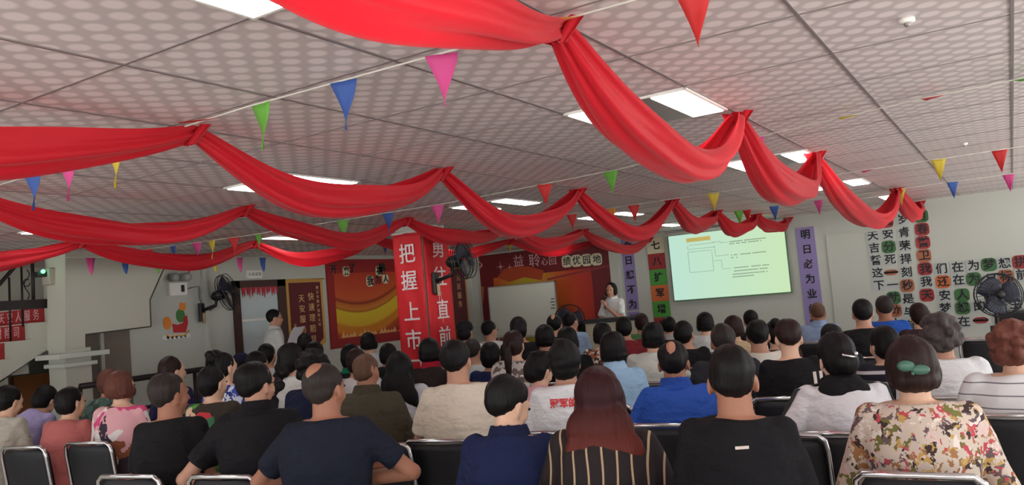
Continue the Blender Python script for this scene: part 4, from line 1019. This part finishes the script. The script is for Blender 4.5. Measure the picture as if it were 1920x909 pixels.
    info = dict(root=root, hc=hc_, nb=nb, Mh=Mh, u=u, hipz=hipz, L=L_, yaw=yaw, fw=fw, nr=nr, arm=arm, zsh=zsh, ysh=ysh)
    if chair and not stand:
        place_chair(rx, ry, -az*.18, 'folding chair under ' + ('the '+label if len(label.split()) < 13 else label))
    return info
def project_back(o, me, txt, zc, size, m_, xoff=0, name='lettering', bold=.03):
    V = [v.co.copy() for v in me.vertices]; bv = BVHTree.FromPolygons(V, [tuple(p.vertices) for p in me.polygons])
    GV, Fc = glyph(txt, bold)
    out = []
    import bmesh
    for v in GV:
        x = v[0]*size+xoff; z = zc+v[1]*size
        h = bv.ray_cast(Vector((x, -1, z)), Vector((0, 1, 0)))
        y = (h[0].y if h[0] else -.14)-.004+(.003 if v[2] < 0 else 0); out.append((x, y, z))
    g_ = G().add(out, Fc); return obj(name, g_, m_, o, smooth=False)
def shirt_text(o, me): project_back(o, me, '冠军的心', .985, .046, mat('print_red', srgb(205, 50, 55), .6), xoff=.0)
def band(o, me, quad, m_, name):
    V = [v.co.copy() for v in me.vertices]; bv = BVHTree.FromPolygons(V, [tuple(p.vertices) for p in me.polygons])
    (x0, x1, z0, z1) = quad; nx = 8; R = []
    for s_ in (0, 1):
        pass
    g_ = G(); rows = []
    for i in range(3):
        z = z0+(z1-z0)*i/2; row = []
        for j in range(nx): 
            x = x0+(x1-x0)*j/(nx-1); h = bv.ray_cast(Vector((x, -1, z)), Vector((0, 1, 0))); row.append((x, (h[0].y if h[0] else -.14)-.003, z))
        row += [(a, b+.004, c) for a, b, c in reversed(row)]; rows.append(row)
    return obj(name, g_.rings(rows), m_, o, smooth=False)
def logo(o, me): band(o, me, (-.012, .028, 1.012, 1.020), mat('logo_white', srgb(215, 200, 190), .6), 'back_logo')
def ticks(o, me):
    for x in (.10, .135): band(o, me, (x, x+.018, .90, .98), MATS['logo_white'], 'white_stripe')
MATS['logo_white'] = mat('logo_white', srgb(215, 200, 190), .6)
WHT = (226, 226, 228); BLK = (24, 23, 26); NAVY = (26, 30, 52)
BALD = hairmat('hair_shaven', (92, 66, 52)); AUB = hairmat('hair_auburn', (48, 20, 22), (116, 48, 36)); RB = hairmat('hair_red_brown', (96, 58, 48)); GREY = hairmat('hair_grey', (70, 62, 62)); COPPER = hairmat('hair_copper', (104, 62, 52)); GB = hairmat('hair_grizzled', (48, 42, 40))
cream = srgb(222, 205, 190)
M_FLOR = floral_mat('floral_blouse', srgb(214, 196, 180), [srgb(196, 80, 88), srgb(170, 120, 80), srgb(120, 115, 60), srgb(70, 52, 50), srgb(226, 196, 190), srgb(200, 160, 90), srgb(110, 90, 95), srgb(214, 196, 180), srgb(236, 222, 212)], 38)
M_PINKF = floral_mat('pink_floral', srgb(230, 172, 178), [srgb(220, 80, 130), srgb(60, 50, 60), srgb(235, 225, 220), srgb(150, 90, 60)], 9)
M_BW = floral_mat('blue_white_print', srgb(40, 50, 120), [srgb(210, 215, 230), srgb(60, 80, 170), srgb(200, 205, 220)], 26)
M_PARR = floral_mat('parrot_print', srgb(52, 44, 34), [srgb(90, 160, 60), srgb(190, 50, 60), srgb(215, 180, 150), srgb(60, 110, 80)], 8)
M_CAMO = floral_mat('teal_camouflage', srgb(70, 92, 86), [srgb(50, 62, 55), srgb(100, 120, 105), srgb(40, 50, 50)], 16)
M_LACE = floral_mat('white_lace', srgb(200, 192, 186), [srgb(120, 100, 95), srgb(225, 220, 215), srgb(90, 80, 78)], 24)
M_VST = stripe_mat('black_gold_stripe', srgb(36, 26, 27), srgb(180, 152, 120), 'x', .052, .14, .10)
M_HST = stripe_mat('white_grey_stripe', srgb(228, 226, 226), srgb(120, 118, 122), 'z', .052, .10, .03)
M_NST = stripe_mat('navy_white_stripe', srgb(28, 28, 42), srgb(205, 200, 205), 'z', .085, .22, .0, .03)
P_ = person
# ---- nearest row
i1 = P_(1366, 645, 2.60, 'person in plain black t-shirt seen from behind, cropped black hair', BLK, 'short', rel=0, extra='logo', skin=SKIN2, pose='lap', wide=1.0)
i2 = P_(1703, 628, 2.80, 'person in cream floral blouse with short dark bob and green hair clip', sm=M_FLOR, hair='bob', hc=BROWNH, rel=0, female=True, sleeve='long', wide=1.18, pose='wide')
i3 = P_(1118, 683, 2.90, 'person with long auburn hair and black striped blouse', sm=M_VST, hair='long', hc=AUB, rel=6, female=True, sleeve='long', wide=1.12, pose='wide', lean=.12)
P_(948, 703, 3.12, 'person in navy polo looking down with black hair', (30, 38, 74), 'short', rel=14, hy=35, hp=.4, lean=.2, collar=(26, 32, 64), skin=SKIN3)
P_(607, 677, 3.35, 'person in dark navy t-shirt with thinning crown and folded arms', (30, 34, 48), 'baldpatch', hc=GB, rel=20, hy=18, bald=1.0, pose='cross', skin=SKIN2, wide=1.08)
P_(478, 675, 3.80, 'person in black polo and glasses with folded arms', (28, 27, 30), 'short', rel=10, hy=38, glasses=True, pose='crossl', collar=(24, 23, 26), wide=1.05)
P_(316, 697, 4.00, 'person in plain black t-shirt turned right, grizzled short hair', (26, 25, 27), 'short', hc=GB, rel=28, hy=30, skin=SKIN2, pose='lap')
P_(226, 693, 5.26, 'person in pink floral shawl top with reddish brown bob', sm=M_PINKF, hair='bob', hc=RB, rel=32, hy=10, female=True, sleeve='long')
P_(132, 724, 5.40, 'person in salmon pink top with short black hair', (196, 112, 108), 'medium', rel=40, hy=15, female=True, lean=.25, sleeve='long')
P_(84, 724, 6.28, 'person in lavender top bending far forward', (170, 160, 205), 'hood', rel=45, hy=0, lean=.75, hp=.7, female=True)
P_(16, 722, 5.59, 'person in cream coat with black hair at the left edge', (190, 184, 170), 'medium', rel=45, hy=10, lean=.35, hp=.3, female=True, sleeve='long')
# ---- second row
P_(684, 660, 4.66, 'person with shaven head and olive hooded jacket', (78, 72, 58), 'buzz', hc=BALD, rel=18, hy=4, sleeve='coat', skin=SKIN2, collar=(72, 66, 52), wide=1.12, pose='wide')
P_(853, 635, 4.23, 'person in cream t-shirt with short black hair and arms spread', (222, 208, 190), 'tall', rel=8, hy=14, pose='wide', wide=1.08)
P_(1259, 637, 4.10, 'person in royal blue track jacket with thin crown', (44, 82, 168), 'baldpatch', hc=BLACKH, rel=6, bald=.8, sleeve='coat', pose='elbowl', collar=(40, 76, 160), skin=SKIN2)
i15 = P_(1562, 625, 3.60, 'person in white t-shirt with black hood and clipped-up hair', (222, 218, 222), 'lowbun', rel=-14, hy=-10, female=True, pose='elbowl', hp=.15, lean=.16, wide=1.15)
P_(1352, 606, 5.04, 'person in charcoal jacket directly behind the plain black t-shirt', (50, 50, 56), 'short', hc=GB, rel=-6, sleeve='coat', wide=1.15, skin=SKIN2)
P_(1418, 598, 5.52, 'person in off-white t-shirt with neat black hair', (224, 220, 208), 'short', rel=0, skin=SKIN, pose='wide')
P_(1474, 597, 4.60, 'person in black top with white stripes and cropped brown hair', (26, 25, 28), 'short', hc=BROWNH, rel=-4, hy=-8, female=True, hp=.25, extra='ticks')
P_(1652, 612, 4.80, 'person in navy top with white stripes and tied-back hair', sm=M_NST, hair='lowbun', rel=-22, hy=-14, female=True)
P_(1757, 590, 4.17, 'person in white shirt with curly dark grey hair', (236, 236, 238), 'curly', hc=GREY, rel=-5, wide=1.12)
P_(1893, 603, 3.58, 'person in white striped top with curly copper hair and raised hand', sm=M_HST, hair='curly', hc=COPPER, rel=-5, female=True, wide=1.25, pose='handl')
P_(1147, 620, 4.95, 'person in light blue hoodie with black bob', (160, 196, 226), 'bob', rel=6, female=True, sleeve='coat', collar=(165, 200, 230), lean=.15)
P_(1055, 637, 4.20, 'person in white t-shirt with red lettering across the back', WHT, 'hood', rel=0, hp=.2, lean=.12, extra='text', wide=1.05)
P_(1010, 660, 4.90, 'person in pink shirt leaning forward with bowed head', (214, 160, 172), 'hood', rel=18, hy=30, hp=.5, lean=.45, female=True, sleeve='long')
P_(748, 657, 5.30, 'person in pale grey-white shirt with long straight black hair', (205, 208, 214), 'long', rel=14, hy=8, female=True)
P_(804, 632, 6.20, 'person in dark jacket with red collar in front of the column', (48, 38, 38), 'bob', rel=12, female=True, sleeve='coat', collar=(165, 28, 48))
P_(546, 643, 5.78, 'person in white shirt with long wavy black hair turned right', (208, 205, 202), 'wavy', rel=35, hy=20, female=True)
P_(586, 657, 4.94, 'person in navy shirt mostly hidden behind the folded arms person', (30, 34, 60), 'curly', rel=20, wide=.95)
P_(657, 645, 6.89, 'person with black hair and green collar near the swoosh poster', (30, 30, 34), 'hood', rel=20, collar=(30, 120, 90))
P_(691, 622, 8.50, 'person in white blouse with black bob under the swoosh poster', (206, 210, 214), 'bob', rel=18, hy=10, female=True)
P_(668, 652, 6.22, 'person with brown hair and white sleeves behind the shaven head', (214, 210, 210), 'medium', hc=BROWNH, rel=18)
P_(727, 645, 7.66, 'person in black jacket left of the column banner', (26, 26, 28), 'hood', rel=16, hp=.4, lean=.3, sleeve='coat')
P_(397, 685, 4.95, 'person in parrot print top with black hair', sm=M_PARR, hair='medium', rel=35, hy=15, female=True)
P_(420, 660, 5.73, 'person in blue and white print with black hair bun', sm=M_BW, hair='bun', rel=38, hy=20, female=True)
P_(452, 662, 7.71, 'person in navy cap and cream shirt', (205, 190, 160), 'cap', rel=32, extra=(34, 36, 60))
P_(405, 655, 6.82, 'person in dark top beside the left wall rail', (40, 36, 40), 'bun', rel=35, female=True)
P_(500, 643, 7.41, 'person in pale shirt with short black hair before the standing reader', (190, 196, 198), 'medium', rel=30)
P_(482, 657, 6.40, 'person in white top just behind the black polo and glasses', (200, 205, 208), 'medium', rel=32, hy=10)
P_(322, 667, 5.90, 'person in indigo top seen in profile, dark brown hair', (44, 42, 84), 'medium', hc=BROWNH, rel=45, hy=20, female=True)
P_(206, 690, 6.20, 'person in teal camouflage shirt behind the pink floral shawl', sm=M_CAMO, hair='medium', hc=RB, rel=40, sleeve='long', lean=.2, wide=1.1)
P_(572, 624, 8.60, 'person in dark top in front of the silk award banner', (40, 38, 42), 'medium', rel=28)
P_(590, 640, 7.40, 'person with dark hair right of the long wavy hair', (36, 34, 38), 'hood', rel=24)
# ---- middle
P_(871, 601, 8.22, 'person in dark cap and white shirt right of the column', (205, 206, 200), 'cap', rel=15, hy=10, extra=(30, 28, 30))
P_(917, 600, 8.83, 'person in white shirt turned right before the whiteboard corner', (222, 224, 222), 'short', rel=20, hy=28)
P_(971, 594, 7.58, 'person with thick black hair in front of the whiteboard', (28, 26, 28), 'hood', rel=8)
P_(962, 618, 5.95, 'person in white lace top with long dark hair down the back', sm=M_LACE, hair='pony', rel=12, hy=10, female=True, hc=BROWNH)
P_(919, 641, 6.51, 'person in navy jacket with round black hair, low in the middle rows', (40, 48, 92), 'hood', rel=10, hy=8)
P_(885, 634, 7.07, 'person in white polo behind the cream t-shirt', (205, 208, 206), 'short', hc=GB, rel=14, hy=10)
P_(1069, 584, 9.00, 'person in light blue shirt turned right beside the pedestal fan', (150, 172, 200), 'short', rel=18, hy=20)
P_(1038, 588, 8.03, 'person with thinning crown in black jacket by the whiteboard', (26, 26, 28), 'baldpatch', hc=BLACKH, rel=8, bald=.8, sleeve='coat')
P_(1020, 607, 6.90, 'person in black coat with full black bob', (22, 22, 24), 'bob', rel=6, sleeve='coat')
P_(1062, 611, 6.27, 'person in black jacket with large black hair, centre rows', (24, 24, 26), 'bob', rel=4, sleeve='coat', female=True)
P_(1128, 603, 6.90, 'person in patterned brown and white top near the lectern', sm=floral_mat('brown_print', srgb(60, 44, 40), [srgb(210, 195, 180), srgb(160, 90, 60)], 20), hair='bob', rel=5, female=True)
P_(1168, 592, 7.60, 'person in maroon shirt with short black hair', (128, 42, 50), 'medium', rel=0, hy=4)
P_(1201, 586, 8.77, 'person in green shirt with dark brown hair', (90, 130, 80), 'medium', hc=BROWNH, rel=-4)
P_(1222, 603, 5.90, 'person in wide white shirt with black bob', (214, 216, 208), 'bob', rel=4, female=True, wide=1.25, lean=.18)
P_(1252, 592, 8.20, 'person in black dress with short black hair under the coloured strip', (28, 28, 30), 'short', rel=0, collar=(180, 175, 170))
P_(1281, 600, 6.60, 'person in black embroidered top with black hair turned right', (26, 26, 28), 'medium', rel=8, hy=18)
P_(1320, 584, 7.73, 'person in white shirt with clipped-back hair under the screen', (212, 216, 214), 'bob', rel=0, female=True)
P_(1373, 590, 6.90, 'person in beige cardigan with dark bob under the screen', (196, 172, 138), 'bob', rel=0, female=True, sleeve='coat', hc=BROWNH)
P_(1406, 580, 8.30, 'person with black hair in a high cut directly under the screen corner', (28, 28, 32), 'tall', rel=0)
P_(1451, 600, 6.20, 'person with black bun and brown top bowing under the screen corner', (70, 50, 44), 'bun', rel=-6, female=True, hp=.3)
P_(1531, 565, 7.90, 'person with shaven head and light blue collared shirt', (150, 172, 206), 'buzz', hc=BALD, rel=-2, hy=-4, collar=(150, 172, 206), skin=SKIN2)
P_(1556, 605, 5.61, 'person in black quilted jacket with black hair, right of centre', (30, 30, 36), 'medium', rel=-4, sleeve='coat')
P_(1614, 559, 6.20, 'person in black jacket with cropped hair before the slogan wall', (26, 26, 28), 'tall', rel=-6, sleeve='coat')
P_(1655, 553, 7.21, 'person in bright blue polo before the slogan wall', (42, 88, 176), 'short', hc=GB, rel=-8, hy=-6, skin=SKIN2)
P_(1722, 566, 6.58, 'person with dark brown hair leaning left before the slogan wall', (66, 48, 52), 'medium', hc=BROWNH, rel=-10, roll=-.25, female=True)
# ---- the two who stand
im = P_(1144, 529, 11.65, 'person standing in white polo speaking into a microphone behind lectern', (232, 234, 232), 'bob', rel=-145, hy=-14, stand=True, pose='mic', skin=SKIN, collar=(232, 234, 232))
ir = P_(514, 579, 9.99, 'person standing in white polo and glasses reading from a paper', (212, 214, 210), 'short', rel=82, stand=True, pose='read', glasses=True, collar=(205, 206, 204), hp=.1)
bake()
# things worn or held
def child(info, name, g, m_, smooth=True): return obj(name, g, m_, info['root'], smooth)
hm = i2['Mh']
g = G().ell((-.02, -.128, .015), (.030, .010, .020)).ell((.025, -.128, .0), (.032, .010, .018)).ell((0, -.136, -.012), (.006, .006, .006)); g.xf(hm); child(i2, 'hair_clip', g, mat('clip_green', srgb(70, 110, 95), .3))
hm = i15['Mh']; g = G().tube([(-.03, -.140, .01), (0, -.150, .0), (.03, -.145, -.006)], .006, 8).ell((.035, -.143, .01), (.010, .008, .010)); g.xf(hm); child(i15, 'hair_clip', g, CHROME)
# black hood on the white t-shirt, and shoulder stripes
nb = i15['nb']; g = G(); g.ell((nb[0], nb[1]-.055, nb[2]-.045), (.115, .06, .085)); g.ell((nb[0], nb[1]-.02, nb[2]-.0), (.095, .075, .04)); g.ell((nb[0], nb[1]-.085, nb[2]-.11), (.06, .035, .07))
organic('hood', g, cloth((26, 25, 28)), i15['root'], .008, 4)
for sd in (-1, 1):
    Sx, E, Wr, *_ = i15['arm'](sd); e2 = Sx+(E-Sx)*.72
    for k_ in (-.012, .012):
        off = np.array([sd*.010, k_, .058]); g = G().tube([nb+np.array([sd*.06, k_, -.005]), Sx+off+np.array([-sd*.03, 0, .0]), Sx+np.array([sd*.045, k_, .045]), (Sx+e2)/2+np.array([sd*.058, k_, .02]), e2+np.array([sd*.052, k_, .02])], .005, 6)
        child(i15, 'shoulder_stripe', g, BLKPL)
bake()
# microphone and paper are held things
r_ = im['root']; Mr = Matrix.Translation(r_.location) @ Matrix.Rotation(im['yaw'], 4, 'Z')
Sx, E, Wr, hd, *_ = im['arm'](-1); hd = nrm(hd); a = Wr+hd*.0+np.array([.03, .0, -.02]); b = a+np.array([.02, -.02, .17])
mo = empty('microphone', Mr @ Vector(a), im['yaw'], 'black handheld microphone held by the standing speaker', 'microphone')
b = b-a; obj('handle', G().tube([(0, 0, 0), tuple(b*.8)], [.012, .015], 10), BLKPL, mo); obj('head_grille', G().ell(tuple(b), (.024, .024, .028)), mat('mic_mesh', srgb(60, 60, 62), .4, .6), mo)
obj('watch', G().tube([Wr*1+np.array([.032*math.cos(t), .01*0, .032*math.sin(t)]) for t in np.linspace(0, 6.28, 16, endpoint=False)], .006, 6, loop=True), CHROME, im['root'])
Mr = Matrix.Translation(ir['root'].location) @ Matrix.Rotation(ir['yaw'], 4, 'Z')
pw = np.array([0, ir['ysh']+.26, ir['zsh']-.10])
pp = empty('paper_sheet', Mr @ Vector(pw), ir['yaw']-math.radians(50), 'curved white paper held by the standing reader', 'paper')
R = []
for i in range(9):
    t = i/8; row = [(x, -.08+.14*t, -.07+.22*t+.03*math.sin(t*3)+.02*x*x*10) for x in np.linspace(-.105, .105, 7)]; R.append(row+[(x, y, z+.001) for x, y, z in reversed(row)])
obj('sheet', G().rings(R), mat('paper_white', srgb(215, 215, 222), .6), pp)
# empty chairs the photo shows
def free_chair(px, py, d, rel, label, z=.87):
    p = dep(px, py, d); r_ = ray(px, py); yw = -math.atan2(r_[0], r_[1])*.18+math.radians(rel)*0; s_, c_ = math.sin(yw), math.cos(yw)
    return place_chair(p.x-s_*.23, p.y+c_*.23, yw, label)
free_chair(1462, 826, 3.35, 22, 'empty black folding chair right of the plain black t-shirt')
free_chair(1850, 655, 6.6, -4, 'empty black folding chair behind the striped top, below the slogans')
ch = free_chair(708, 802, 4.0, 20, 'empty folding chair with magenta seat behind the folded arms person')
for c in ch.children:
    if c.name.startswith('seat'): c.data = c.data.copy(); c.data.materials[0] = MAGPAD
mind = []
for i in range(len(PEOPLE)):
    for j in range(i):
        dd = math.hypot(PEOPLE[i][0]-PEOPLE[j][0], PEOPLE[i][1]-PEOPLE[j][1])
        if dd < .40: mind.append((round(dd, 2), PEOPLE[i][2][:45], PEOPLE[j][2][:45]))
for q in sorted(mind): print('CLOSE', q)
